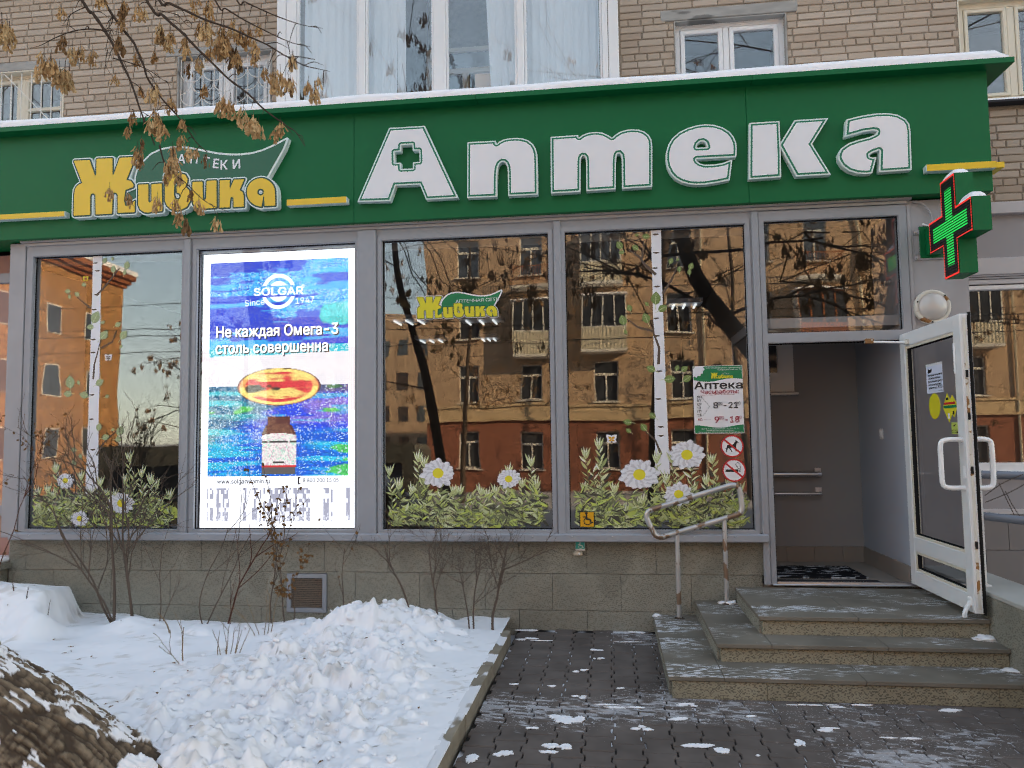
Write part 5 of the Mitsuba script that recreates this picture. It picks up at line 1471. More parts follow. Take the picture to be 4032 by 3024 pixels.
LV4 = [(0.28, 3.55, .035), (0.363, 3.535, .062), (0.124, 3.463, .076), (0.139, 3.395, .048), (0.265, 3.435, .062), (0.583, 3.298, .055), (0.644, 3.307, .028), (0.655, 3.221, .048), (0.759, 3.242, .062), (0.742, 3.19, .048), (0.439, 2.961, .111), (0.497, 2.868, .083), (0.356, 2.912, .041), (0.346, 2.784, .09), (0.199, 2.882, .062), (0.138, 2.772, .09), (0.16, 2.662, .041), (0.378, 2.321, .08), (0.543, 2.225, .093), (0.61, 2.323, .053), (0.674, 2.314, .066), (0.697, 2.227, .08), (0.159, 1.845, .074), (0.165, 1.769, .053), (0.3, 1.798, .074), (0.38, 1.901, .066)]
for x, z, s_ in LV4:
    pr.leaf(x, z, s_ * 1.12, math.pi / 2 + (0.9 if x < 0.4 else -0.7) + q_.uniform(-0.8, 0.8), 'm_birch_leaf')
pr.butterfly(0.013, 1.69, 0.12, 'm_decal_white', 'm_sign_amber')
pr.done(f4, 'birch_leaf')
pr.foliage(-0.365, 1.222, 12, clear=[(0.05, 0.30, 1.1)])
for x, z, r, sd in ((0.591, 1.201, .138, 1), (0.251, 1.376, .182, 2), (0.672, 1.547, .168, 3)):
    pr.daisy(x, z, r, sd)
pr.done(f4, 'plant_print')

# shop logo film
lf_ = thing('logo_sticker', 'yellow and green shop logo sticker high on the third window', 'sticker')
SCL = 0.367
logo(lf_, SCL, -1.770 + 5.150 * SCL, 2.845 - 3.937 * SCL, y=-0.004, yel='m_sign_yellow', leaf='m_sign_green', rimm='m_sign_white', line=True, word='АПТЕЧНАЯ СЕТЬ', plate=True)

# opening hours
po = thing('opening_hours_sign', 'white and green opening hours poster on the fourth window', 'sign')
px0, px1, pz0, pz1 = 0.744, 1.172, 1.732, 2.333
YP = -0.006
part(po, 'sheet', flat(sbox(px0, pz0, px1, pz1), YP, 0.003), 'm_sign_white')
wv_ = lambda zb, amp, top: Polygon([(px0 + 0.004, top)] + [(px1 - 0.004, top)] + [(px1 - 0.004 - (px1 - px0 - 0.008) * t, zb + amp * math.sin(2 * math.pi * t + 0.3)) for t in np.linspace(0, 1, 25)])
part(po, 'band', flat(wv_(2.205, 0.014, pz1 - 0.004), YP - 0.001, 0.0008), 'm_sign_green')
part(po, 'band', flat(Polygon([(px0 + 0.004, pz0 + 0.004), (px1 - 0.004, pz0 + 0.004)] + [(px1 - 0.004 - (px1 - px0 - 0.008) * t, 1.795 + 0.012 * math.sin(2 * math.pi * t + 1.6)) for t in np.linspace(0, 1, 25)]), YP - 0.001, 0.0008), 'm_sign_green')
Y2 = YP - 0.0022
for m_ in [text('Аптека', 0.066, 0.960, 2.128, Y2, 0.0008, True, 'c', wide=1.38), text('ПН', 0.021, 0.772, 2.046, Y2, 0.0008, True), text('ВТ', 0.021, 0.772, 2.014, Y2, 0.0008, True), text('СР', 0.021, 0.772, 1.982, Y2, 0.0008, True), text('ЧТ', 0.021, 0.772, 1.950, Y2, 0.0008, True), text('ПТ', 0.021, 0.772, 1.918, Y2, 0.0008, True), text('СБ', 0.021, 0.772, 1.886, Y2, 0.0008, True),
                     text('8', 0.052, 0.906, 1.955, Y2, 0.0008, True, wide=1.1), text('00', 0.025, 0.948, 1.985, Y2, 0.0008, True), text('-21', 0.052, 0.990, 1.955, Y2, 0.0008, True, wide=1.0), text('00', 0.025, 1.103, 1.985, Y2, 0.0008, True), flat(sbox(0.946, 1.978, 0.988, 1.980), Y2, 0.0008), flat(sbox(1.102, 1.978, 1.144, 1.980), Y2, 0.0008),
                     flat(LineString([(0.816, 2.052), (0.882, 1.972), (0.822, 1.892)]).buffer(0.0012), Y2, 0.0008)]:
    part(po, 'heading', m_, 'm_black')
for m_ in [text('Часы', 0.034, 0.803, 2.085, Y2, 0.0008, True, wide=1.16), text('работы:', 0.034, 0.930, 2.085, Y2, 0.0008, True, wide=1.16), flat(sbox(0.80, 2.072, 1.10, 2.0745), Y2, 0.0008), text('ВС', 0.021, 0.776, 1.846, Y2, 0.0008, True), text('9', 0.052, 0.912, 1.828, Y2, 0.0008, True, wide=1.1), text('00', 0.025, 0.955, 1.858, Y2, 0.0008, True), text('-18', 0.052, 0.997, 1.828, Y2, 0.0008, True), text('00', 0.025, 1.108, 1.858, Y2, 0.0008, True), flat(sbox(0.953, 1.851, 0.995, 1.853), Y2, 0.0008), flat(sbox(0.832, 1.853, 0.89, 1.8546), Y2, 0.0008)]:
    part(po, 'red_lettering', m_, 'm_red_dark')
for m_ in [text('ООО "Альфа Живика" г. Екатеринбург', 0.0115, 1.163, 2.308, Y2, 0.0008, False, 'r', wide=1.05), text('ул.Уральских рабочих, 28', 0.0115, 1.163, 2.291, Y2, 0.0008, False, 'r', wide=1.05), text('Ближайшая аптека:', 0.010, 0.965, 1.784, Y2, 0.0008, False, 'c'), text('ООО "АСК 1", ул.Донецкая, 34, тел.: 251-01-01', 0.010, 0.965, 1.769, Y2, 0.0008, False, 'c'), text('Ближайшая круглосуточная аптека:', 0.010, 0.965, 1.754, Y2, 0.0008, False, 'c'), text('ИП Шакиров, аптека "Визит 2", ул.Бабушкина, 55, тел.: 251-02-41', 0.010, 0.965, 1.739, Y2, 0.0008, False, 'c', wide=0.84)]:
    part(po, 'small_print', m_, 'm_sign_white')
SP = 0.092
lk2 = part(po, 'logo', flat(sbox(0.96, 2.24, 0.97, 2.25), YP - 0.0014, 0.0004), 'm_sign_green')
logo(lk2, SP, 0.900 + 5.150 * SP, 2.219 - 3.937 * SP, y=YP - 0.0022, yel='m_sign_yellow', leaf='m_leaf_dark', rimm='m_sign_green', line=False, word='АПТЕКИ', plate=True)
pr = Print()
pet = []
for i, a in enumerate(np.linspace(-1.75, 0.15, 6)):
    l = 0.095
    o = [(0.0, 0), (l * 0.5, -0.016), (l * 0.85, -0.014), (l, 0), (l * 0.85, 0.014), (l * 0.5, 0.016)]
    pet.append(flat(affinity.translate(affinity.rotate(Polygon(o), math.degrees(a), origin=(0, 0)), px0 + 0.012, pz1 - 0.012).intersection(sbox(px0 + 0.003, pz0, px1, pz1 - 0.003)), YP - 0.0018 - 0.0002 * i, 0.0004))
part(po, 'petal', cat(pet), 'm_decal_white')

# round prohibition stickers and the amber one


def ban(label, cx, cz_, r, extra):
    t = thing('prohibition_sticker', label, 'sticker')
    part(t, 'disc', flat(disc(cx, cz_, r), YP, 0.002), 'm_sign_white')
    part(t, 'symbol', flat(extra, YP - 0.0012, 0.001), 'm_black')
    bar_ = affinity.rotate(sbox(cx - r * 0.95, cz_ - 0.0075, cx + r * 0.95, cz_ + 0.0075), -41, origin=(cx, cz_))
    part(t, 'red_ring', flat(disc(cx, cz_, r).difference(disc(cx, cz_, r - 0.012)).union(bar_), YP - 0.0024, 0.001), 'm_red')


o = (1.063, 1.619)
dog = Polygon([(o[0] + a, o[1] + b) for a, b in [(-0.062, -0.016), (-0.050, -0.020), (-0.046, 0.0), (-0.040, 0.010), (-0.024, 0.013), (0.006, 0.014), (0.020, 0.028), (0.028, 0.042), (0.032, 0.055), (0.036, 0.046), (0.041, 0.053), (0.043, 0.042), (0.058, 0.034), (0.056, 0.029), (0.043, 0.029), (0.038, 0.016), (0.034, 0.002), (0.034, -0.018), (0.036, -0.044), (0.028, -0.047), (0.024, -0.030), (0.018, -0.012), (-0.010, -0.012), (-0.014, -0.022), (-0.006, -0.040), (0.004, -0.046), (-0.008, -0.048), (-0.022, -0.024), (-0.030, -0.014), (-0.044, -0.030), (-0.045, -0.050), (-0.054, -0.048), (-0.052, -0.026), (-0.050, -0.022), (-0.060, -0.020)]]).buffer(0)
ban('round red and white no dogs sticker low on the fourth window', 1.063, 1.619, 0.099, dog)
o = (1.073, 1.408)
cig = union_all([sbox(o[0] - 0.074, o[1] - 0.014, o[0] + 0.036, o[1] + 0.008), sbox(o[0] + 0.042, o[1] - 0.014, o[0] + 0.047, o[1] + 0.008), sbox(o[0] + 0.053, o[1] - 0.014, o[0] + 0.058, o[1] + 0.008), LineString([(o[0] + 0.05, o[1] + 0.013), (o[0] + 0.03, o[1] + 0.018), (o[0] + 0.028, o[1] + 0.032), (o[0] + 0.015, o[1] + 0.045), (o[0] + 0.018, o[1] + 0.062), (o[0] + 0.036, o[1] + 0.066), (o[0] + 0.052, o[1] + 0.055), (o[0] + 0.050, o[1] + 0.036), (o[0] + 0.056, o[1] + 0.015)]).buffer(0.002)])
ban('round red and white no smoking sticker low on the fourth window', 1.073, 1.408, 0.101, cig)


def chair_mark(cx, cz_, s_):
    hd = disc(cx - 0.004 * s_, cz_ + 0.045 * s_, 0.010 * s_, 16)
    body = LineString([(cx - 0.002 * s_, cz_ + 0.030 * s_), (cx - 0.002 * s_, cz_ - 0.002 * s_), (cx + 0.022 * s_, cz_ - 0.002 * s_), (cx + 0.034 * s_, cz_ - 0.030 * s_), (cx + 0.044 * s_, cz_ - 0.026 * s_)]).buffer(0.0052 * s_)
    arm_ = LineString([(cx - 0.002 * s_, cz_ + 0.016 * s_), (cx - 0.030 * s_, cz_ + 0.016 * s_)]).buffer(0.0045 * s_)
    wh = disc(cx + 0.004 * s_, cz_ - 0.018 * s_, 0.031 * s_, 28).difference(disc(cx + 0.004 * s_, cz_ - 0.018 * s_, 0.024 * s_, 28)).difference(sbox(cx + 0.012 * s_, cz_, cx + 0.05 * s_, cz_ + 0.03 * s_))
    return union_all([hd, body, arm_, wh])


ws = thing('wheelchair_sticker', 'square amber wheelchair sticker in the bottom left corner of the fourth window', 'sticker')
part(ws, 'sheet', flat(sbox(-0.282, 0.917, -0.160, 1.046).buffer(0.007), YP, 0.002), 'm_black')
part(ws, 'face', flat(sbox(-0.279, 0.920, -0.163, 1.043).buffer(0.003), YP - 0.0012, 0.001), 'm_sign_amber')
part(ws, 'symbol', flat(affinity.scale(chair_mark(-0.222, 0.985, 1.12), 1, 1), YP - 0.0024, 0.001), 'm_black')
cb = thing('call_button', 'small white call button under a teal wheelchair plate on the granite plinth', 'call button')
part(cb, 'plate', flat(sbox(-0.331, 0.699, -0.246, 0.785), 0.040, 0.006), 'm_sign_white')
part(cb, 'plate_face', flat(sbox(-0.329, 0.714, -0.248, 0.783), 0.038, 0.0015), 'm_teal')
part(cb, 'symbol', flat(chair_mark(-0.288, 0.745, 0.62), 0.0365, 0.001), 'm_sign_white')
part(cb, 'housing', bx(-0.350, -0.266, 0.018, 0.046, 0.655, 0.693, 0.010), 'm_pvc_old')
part(cb, 'button', at(turned(lathe([(0, 0.006), (0.009, 0.005), (0.010, 0)], 14), FACE), -0.298, 0.018, 0.674), 'm_white')
part(cb, 'wire', tube([(-0.266, 0.035, 0.672), (-0.247, 0.04, 0.668), (-0.245, 0.046, 0.655)], 0.003, 6), 'm_black')
BR=[ (-3.4,14,[-2715,4046,-2669,3983,-2614,3898,-2559,3805,-2504,3701,-2450,3614,-2396,3511,-2351,3417,-2316,3350,-2280,3274,-2262,3216]),
(-3.3,12,[-2682,4101,-2635,4032,-2561,3936,-2488,3852,-2446,3781,-2395,3692,-2368,3622,-2322,3551,-2277,3489,-2224,3427,-2179,3357,-2135,3288,-2083,3243]),
(-3.45,12,[-2324,3982,-2228,3896,-2160,3829,-2091,3766,-2015,3683,-1931,3599,-1856,3522,-1765,3451,-1699,3383,-1634,3331,-1578,3288,-1521,3245,-1465,3163]),
(-3.5,11,[-2207,3943,-2131,3892,-2031,3839,-1940,3795,-1825,3757,-1744,3723,-1663,3689,-1598,3648,-1550,3617,-1487,3604,-1392,3569]),
(-3.4,8,[-1846,3970,-1795,3941,-1712,3905,-1629,3873,-1522,3836,-1412,3810]),
(-3.55,8,[-1890,3886,-1849,3858,-1752,3795,-1640,3730,-1560,3681,-1482,3636,-1388,3597]),
(-3.4,7,[-2614,3898,-2702,3910,-2790,3892,-2869,3847,-2920,3801,-2969,3779]),
(-3.4,5,[-2697,4019,-2766,3966,-2790,3900]),
(-3.4,5,[-2560,3839,-2508,3835,-2447,3817]),
(-3.4,5,[-2500,3692,-2426,3674,-2339,3643,-2279,3601,-2227,3569]),
(-3.3,5,[-2621,4018,-2643,3986,-2687,3959]),
(-3.5,6,[-1550,3617,-1463,3563,-1384,3529,-1309,3496]),
(-3.3,7,[-2325,3275,-2280,3172,-2218,3102,-2148,3049,-2070,2971,-2009,2926,-1933,2898]),
(-3.45,4,[-2220,3891,-2118,3858,-2076,3813,-2042,3790]),
(-3.4,4,[-2540,3746,-2565,3681,-2555,3638]),
(-3.35,4,[-2366,3423,-2428,3461,-2498,3482]) ]
CL= [-3142,3976,87,-3162,4025,63,-2875,4060,48,-2789,3841,63,-2727,3840,55,-2910,3745,71,-2865,3733,87,-2802,3703,71,-2530,4021,63,-2460,4011,55,-2417,4028,40,-2446,3788,63,-2360,3789,48,-2555,3659,40,-2338,3958,55,-2328,3908,55,-2284,3858,48,-2164,3829,59,-2099,3740,55,-2144,3690,48,-1953,3831,79,-1894,3809,79,-1836,3874,71,-1929,3936,63,-2073,3948,48,-2022,3969,48,-1778,3898,48,-1876,3730,55,-1743,3691,48,-1710,3705,48,-1693,3638,48,-1667,3570,44,-1562,3685,48,-1513,3616,48,-1472,3531,59,-1439,3571,48,-1561,3524,63,-1594,3570,55,-1931,3478,63,-1847,3444,71,-1956,3480,48,-1739,3343,63,-1698,3309,48,-1665,3335,40,-1624,3264,48,-1583,3293,48,-2356,3623,48,-2407,3582,40,-2278,3552,63,-2344,3474,48,-2481,3472,40,-2428,3400,36,-2379,3315,52,-2364,3228,59,-2265,3379,63,-2205,3334,63,-2190,3415,48,-2288,3226,48,-2311,3152,44,-2237,3231,48,-2203,3245,48,-2128,3262,44,-2077,3206,52,-2035,3194,48,-2151,3161,63,-2209,3124,48,-2234,3101,48,-2465,2999,44,-2414,2988,44,-2155,2942,59,-2056,2956,52,-2070,2848,55,-1996,2882,52,-2119,3010,40,-2046,3863,48,-1985,3735,48,-1800,3643,40,-2004,3884,48]

# ---------------------------------------------------------------- the leaning maple: trunk, boughs, hanging seeds
maple = thing('maple_tree', 'leaning rough barked maple with bare branches hung with dry brown winged seeds', 'tree')


def trunk_mesh(pts, rad, n=300, step=0.0085, seed=3, detail=1.0):
    P = smooth_path(pts, 12)
    R = smooth_path(np.c_[rad, np.zeros(len(rad)), np.zeros(len(rad))], 12)[:, 0]
    s = np.r_[0, np.cumsum(np.linalg.norm(np.diff(P, axis=0), axis=1))]
    m = int(s[-1] / step)
    t = np.linspace(0, s[-1], m)
    P = np.stack([np.interp(t, s, P[:, k]) for k in range(3)], 1)
    R = np.interp(t, s, R)
    base = tube(P, R, n, cap=False)
    v = base.vertices.reshape(m, n, 3)
    a = np.arange(n) * 2 * np.pi / n
    S, A = np.meshgrid(t, a, indexing='ij')
    C = np.stack([np.cos(A) * R[:, None], np.sin(A) * R[:, None], S], -1)
    w = meshkit.fbm(C * [3, 3, 3], 3, seed) - 0.5
    Q = C * [40, 40, 4.2] + w[..., None] * 4.5
    rid = 1 - np.abs(2 * meshkit.noise(Q, seed + 1) - 1)
    rid2 = 1 - np.abs(2 * meshkit.noise(Q * [1.9, 1.9, 2.1] + 7, seed + 2) - 1)
    crk = 1 - np.abs(2 * meshkit.noise(C * [17, 17, 26] + w[..., None] * 6, seed + 3) - 1)
    fis = sst(0.62, 0.97, rid)
    fis2 = sst(0.70, 0.98, rid2)
    plate = meshkit.fbm(C * [60, 60, 45], 3, seed + 4)
    h = -0.026 * fis - 0.010 * fis2 - 0.009 * sst(0.84, 0.98, crk) + 0.007 * (plate - 0.5) + 0.04 * w
    nrm = v - P[:, None]
    nrm /= np.linalg.norm(nrm, axis=2, keepdims=True)
    v = v + nrm * (h * 0.6 * detail)[..., None]
    tone = np.clip(0.66 + 1.1 * (plate - 0.5) - 0.65 * fis - 0.3 * fis2 - 0.5 * sst(0.8, 0.98, crk), 0, 1)
    big = meshkit.fbm(C * 5, 3, seed + 6)
    col = np.array([0.085, 0.064, 0.048]) * (1 - tone[..., None]) + np.array([0.29, 0.225, 0.155]) * tone[..., None]
    col = col * (0.75 + 0.5 * big[..., None])
    # snow lodged in the furrows and in patches
    patch = meshkit.fbm(C * [5.5, 5.5, 3.4] + 3, 4, seed + 8)
    lodged = (fis * 0.8 + fis2 * 0.35 > 0.45) & (patch + 0.24 * nrm[..., 2] > 0.61)
    lay = (patch + 0.10 * nrm[..., 2] + 0.10 * (plate - 0.5) - 0.10 * (1 - fis) > 0.655)
    footp = (S < 0.42 + 0.25 * (patch - 0.5)) & (patch > 0.40) & (nrm[..., 2] > -0.2)
    sn = lodged | lay | footp
    col[sn] = [0.84, 0.84, 0.86]
    v = v + nrm * (np.where(sn, 0.008, 0) * detail)[..., None]
    base.vertices = v.reshape(-1, 3)
    return base, col.reshape(-1, 3)


TFULL = [(-2.05, -3.62, -0.14), (-2.35, -3.72, 0.10), (-2.72, -3.84, 0.42), (-3.25, -4.0, 0.80), (-3.9, -4.2, 1.3), (-4.7, -4.3, 2.1), (-5.3, -4.3, 3.4), (-5.5, -4.2, 4.8)]
tm_, tc = trunk_mesh(TFULL[:5], [0.37, 0.345, 0.33, 0.31, 0.27])
tu_ = smooth_path(TFULL[3:], 8)[8:]
part(maple, 'upper_trunk', tube(tu_, np.linspace(0.27, 0.13, len(tu_)), 18), 'm_bark_twig', smooth=True)
part(maple, 'trunk', tm_, 'm_bark', smooth=True, color=tc)
KN = trimesh.creation.icosphere(subdivisions=2, radius=0.028)
KN.vertices *= 1 + 0.4 * (meshkit.noise(KN.vertices * 60, 2)[:, None] - 0.5)
part(maple, 'knot', at(KN, -2.06, -3.40, 0.19), 'm_bark_twig')

for i, (y, r, xz) in enumerate(BR):
    p = mm(xz)
    n = len(p)
    pts = [(x, y + 0.05 * math.sin(i * 1.3 + k * 0.55), z) for k, (x, z) in enumerate(p)]
    if i < 6:   # the bough that carries it, out of the picture
        a = pts[0]
        pts = [(-5.4 + 0.05 * i, -4.2, 5.6 + 0.1 * i), (0.6 * a[0] - 2.2, -3.9, a[2] + 1.35), (a[0] - 0.26, -3.55, a[2] + 0.55)] + pts
    sp = smooth_path(pts, 4)
    k = np.linspace(1.25 if i < 6 else 1.0, 0.28, len(sp)) * r / 2000 * 1.25
    k *= 1 + 0.12 * np.sin(np.arange(len(sp)) * 1.9)
    b_ = part(maple, 'branch', tube(sp, k, 7), 'm_bark_twig', smooth=True)
    tw = []
    for s in range(6 if i < 6 else 1, len(sp) - 1, 3):
        if rnd.random() < 0.55:
            o = sp[s]
            l = rnd.uniform(0.03, 0.11)
            d = np.array([rnd.uniform(-0.7, 1.0), rnd.uniform(-0.5, 0.5), rnd.uniform(-1.0, 0.15)])
            d /= np.linalg.norm(d)
            tw.append(tube(smooth_path([o, o + d * l * 0.5 + [0, 0, 0.008], o + d * l + [0, 0, -0.02]], 3), [0.0022] * 4 + [0.0017, 0.0014, 0.0011], 5))
    if tw: part(b_, 'twig', cat(tw), 'm_bark_twig', kind='stuff')


def samara(l, w, q):
    """One winged seed hanging from the origin down -z."""
    t = np.array([0, 0.2, 0.42, 0.8, 1.0])
    a = np.array([0.0, 0.15, 0.16, 0.40, 0.12]) * w
    b = np.array([0.0, 0.15, 0.20, 0.46, 0.20]) * w
    c = 0.10 * l * np.sin(t * 3.0) * q.uniform(-1, 1)
    v = np.vstack([np.c_[-a, c, -t * l], np.c_[b, c + 0.08 * w, -t * l], np.c_[t * 0, c - 0.10 * w, -t * l]])
    n = len(t)
    f = []
    for i in range(n - 1):
        for o1, o2 in ((0, 2 * n), (2 * n, n)):
            f += [[o1 + i, o1 + i + 1, o2 + i + 1], [o1 + i, o2 + i + 1, o2 + i]]
    return trimesh.Trimesh(v, f, process=False)


def seed_cluster(size, seed, count=20, k=1.0):
    q = random.Random(seed)
    ms = []
    stalk = [(0, 0, 0.02), (q.uniform(-0.005, 0.005), q.uniform(-0.005, 0.005), -size * 0.4), (q.uniform(-0.008, 0.008), 0, -size * 0.8)]
    for i in range(count):
        l = q.uniform(0.030, 0.042) * k
        m = samara(l, l * q.uniform(0.42, 0.55), q)
        m.apply_transform(trimesh.transformations.rotation_matrix(abs(q.gauss(0.22, 0.22)), [1, 0, 0]))
        m.apply_transform(trimesh.transformations.rotation_matrix(q.uniform(0, 6.3), [0, 0, 1]))
        z = -size * (q.random() ** 0.8) * 0.95
        r = size * 0.36 * math.sqrt(q.random()) * (0.5 + 0.5 * min(1.0, -z / size * 1.6))
        a = q.uniform(0, 6.3)
        m.apply_translation((r * math.cos(a), r * math.sin(a), z))
        ms.append(m)
    return cat(ms), cat([tube(np.array(stalk), 0.0011, 4)] + [tube([(0, 0, -size * t_), (q.uniform(-0.2, 0.2) * size, q.uniform(-0.2, 0.2) * size, -size * (t_ + 0.25))], 0.0007, 4) for t_ in (0.05, 0.2, 0.35, 0.5, 0.65)])


protos = []
for s in range(14):
    c_, st_ = seed_cluster(0.062, s, 20 + 2 * (s % 4))
    protos.append((shape(c_, f'm_samara_{(0, 1, 0, 2, 3, 0, 1)[s % 7]}'), shape(st_, 'm_bark_twig')))
for i in range(0, len(CL), 3):
    x, z, s_ = CL[i] / 1000, CL[i + 1] / 1000, CL[i + 2] / 1000
    for rep in range(3 if s_ > 0.075 else 2 if s_ > 0.054 else 1):
        M = T().translate([x + (rnd.uniform(-0.035, 0.035) if rep else 0), -3.4 + rnd.uniform(-0.12, 0.12), z - (0.014 if rep else 0)]).rotate([0, 0, 1], rnd.uniform(0, 360)).scale(s_ / 0.050 * rnd.uniform(0.85, 1.0))
        a, b = protos[rnd.randrange(14)]
        k = part(maple, 'seed_cluster', {**a, 'to_world': M}, None)
        part(k, 'stalk', {**b, 'to_world': M}, None)

# ---------------------------------------------------------------- bare shrubs and dry stalks along the wall


def grow(q, p, d, l, r, depth, out, up=0.15, wob=0.16, kids=(2, 4), spread=0.6):
    n = 5
    pts = [np.array(p, float)]
    d = np.array(d, float)
    for i in range(n):
        d = d + np.array([q.gauss(0, wob), q.gauss(0, wob), q.gauss(0, wob * 0.5) + up * 0.1])
        d /= np.linalg.norm(d)
        pts.append(pts[-1] + d * l / n)
    out.append((np.array(pts), r, r * 0.5))
    if depth == 0: return
    for k in range(q.randint(*kids)):
        t = q.uniform(0.3, 0.98)
        i = min(int(t * n), n - 1)
        o = pts[i] + (pts[i + 1] - pts[i]) * (t * n - i)
        dd = (pts[i + 1] - pts[i]) / (l / n)
        e = np.array([q.gauss(0, 1), q.gauss(0, 0.8), q.gauss(0.2, 0.7)])
        dd = dd + spread * e / np.linalg.norm(e)
        dd /= np.linalg.norm(dd)
        grow(q, o, dd, l * q.uniform(0.42, 0.68), r * q.uniform(0.45, 0.62), depth - 1, out, up, wob, kids, spread)


def shrub(label, stems, seed, m='m_shrub', depth=2, name='shrub', catg='shrub', kids=(2, 4), spread=0.6, wob=0.12, leaves=0, minr=0.0013, group=None):
    q = random.Random(seed)
    t = thing(name, label, catg, group)
    for (x, y, dx, dy, l, r) in stems:
        out = []
        z0 = sz(x, y) - 0.04 if x < NX1 else 0
        d = np.array([dx, dy, 1.0])
        grow(q, (x, y, z0), d / np.linalg.norm(d), l, r, depth, out, 0.2, wob, kids, spread)
        ms = []
        for pts, a, b in out:
            pts[:, 1] = np.minimum(pts[:, 1], 0.02 if False else -0.13 + 0.0 * pts[:, 1])
            sp = smooth_path(pts, 2)
            ms.append(tube(sp, np.maximum(np.linspace(a, b, len(sp)), minr), 6))
        k = part(t, 'stem', cat([ms[0]]), m, smooth=True)
        if len(ms) > 1: part(k, 'twig', cat(ms[1:]), m, smooth=True, kind='stuff')
        if leaves:
            lf__ = []
            for pts, a, b in out:
                for _ in range(leaves):
                    o = pts[q.randrange(2, len(pts))]
                    l_, w_ = q.uniform(0.020, 0.042), q.uniform(0.014, 0.026)
                    v = np.array([(0, 0, 0), (-w_ / 2, 0.004, -l_ * 0.4), (-w_ * 0.4, 0.0, -l_ * 0.8), (0, 0.004, -l_), (w_ * 0.4, -0.002, -l_ * 0.8), (w_ / 2, 0.003, -l_ * 0.4)])
                    mtx = trimesh.Trimesh(v, [[0, 1, 2], [0, 2, 3], [0, 3, 4], [0, 4, 5]], process=False)
                    mtx.apply_transform(trimesh.transformations.euler_matrix(q.gauss(0, 0.7), q.gauss(0, 0.7), q.uniform(0, 6.3)))
                    lf__.append(at(mtx, *o))
            part(k, 'dry_leaf', cat(lf__), 'm_dry_leaf', kind='stuff')
    return t


shrub('tall bare dark shrub with many fine twigs before the leftmost window', [(-4.45, -0.46, -0.20, 0.0, 1.25, 0.016), (-4.30, -0.40, -0.05, 0.05, 1.20, 0.013), (-4.46, -0.45, -0.62, 0.0, 1.15, 0.010), (-4.30, -0.42, 0.02, 0.0, 0.95, 0.012), (-4.45, -0.45, -0.38, 0.1, 1.2, 0.009)], 21, depth=3, kids=(3, 5), spread=0.75)
shrub('bare reddish brown shrub with dark shrivelled leaves at the left edge', [(-5.55, -0.75, -0.05, 0, 1.0, 0.009), (-5.45, -0.72, 0.55, 0, 1.0, 0.006), (-5.75, -0.7, 0.25, 0, 1.15, 0.008), (-5.9, -0.75, 0.4, 0, 0.8, 0.006)], 22, 'm_shrub_red', depth=3, kids=(2, 4), leaves=2)
shrub('thin bare stems rising from the snow right of the tall shrub', [(-4.02, -0.45, -0.10, 0, 0.75, 0.006), (-4.00, -0.44, 0.12, 0, 0.45, 0.005)], 23, depth=1, kids=(2, 3))
shrub('upright bare sapling with a few twigs under the edge of the display screen', [(-3.62, -0.42, -0.08, 0, 0.95, 0.006), (-3.60, -0.42, 0.18, 0, 0.9, 0.007)], 24, depth=2, kids=(2, 3))
shrub('slanting bare brown stem leaning right under the display screen', [(-3.42, -0.38, 0.42, 0.02, 0.95, 0.009), (-3.38, -0.38, -0.2, 0, 0.35, 0.004)], 25, 'm_shrub_red', depth=1, kids=(3, 5))
shrub('dry plant with clusters of shrivelled brown leaves under the display screen', [(-2.98, -0.42, -0.06, 0, 1.0, 0.007)], 26, depth=1, kids=(9, 11), leaves=16, name='dry_plant', catg='plant', spread=0.5)
shrub('bushy dry plant with curled brown leaves left of the wall vent', [(-2.86, -0.42, 0.03, 0, 0.75, 0.007), (-2.78, -0.44, 0.16, 0, 0.42, 0.006)], 27, depth=2, kids=(3, 4), leaves=6, name='dry_plant', catg='plant')
shrub('thin dark stalk with a few dry leaves right of the wall vent', [(-2.30, -0.50, -0.08, 0, 0.62, 0.006)], 28, depth=1, kids=(3, 4), leaves=2, name='dry_plant', catg='plant')
shrub('bare dark shrub on the snow heap, leftmost of the three before the third window', [(-1.72, -0.50, -0.16, 0, 0.60, 0.009)], 29, depth=3, kids=(3, 4), spread=0.75)
shrub('upright bare shrub on the snow heap, middle one of the three before the third window', [(-1.47, -0.50, -0.06, 0, 0.66, 0.009)], 30, depth=3, kids=(3, 4))
shrub('wide bushy bare shrub with one reddish stake, rightmost on the snow heap', [(-1.18, -0.42, -0.12, 0, 0.62, 0.008), (-1.02, -0.42, 0.05, 0, 0.78, 0.012), (-1.22, -0.42, 0.22, 0, 0.62, 0.007)], 31, depth=3, kids=(4, 5), spread=0.85)
shrub('tuft of broken straw coloured stalks standing in the snow', [(-2.98 + 0.02 * i, -1.35 + 0.015 * (i % 3), 0.35 * (i - 3) / 3, 0.1, 0.22 + 0.02 * (i % 3), 0.004) for i in range(8)], 32, 'm_straw', depth=1, kids=(0, 2), name='dry_grass', catg='plant', minr=0.0018)
shrub('pale dry stalks standing in the snow close to the wall vent', [(-2.95 + 0.03 * i, -0.78, 0.3 * (i - 2) / 2, 0.05, 0.36, 0.004) for i in range(5)], 33, 'm_straw', depth=1, kids=(0, 2), name='dry_grass', catg='plant', minr=0.0018)
shrub('forked dry stalk bent over in the middle of the snow bed', [(-3.12, -1.62, 0.28, 0, 0.30, 0.006), (-3.10, -1.62, -0.9, 0, 0.26, 0.004)], 34, 'm_straw', depth=1, kids=(2, 3), name='dry_stalk', catg='plant', minr=0.0018)
shrub('short broken brown stake stuck in the snow left of the straw tuft', [(-3.72, -0.78, 0.12, 0, 0.24, 0.008)], 35, 'm_straw', depth=0, name='dry_stalk', catg='plant')
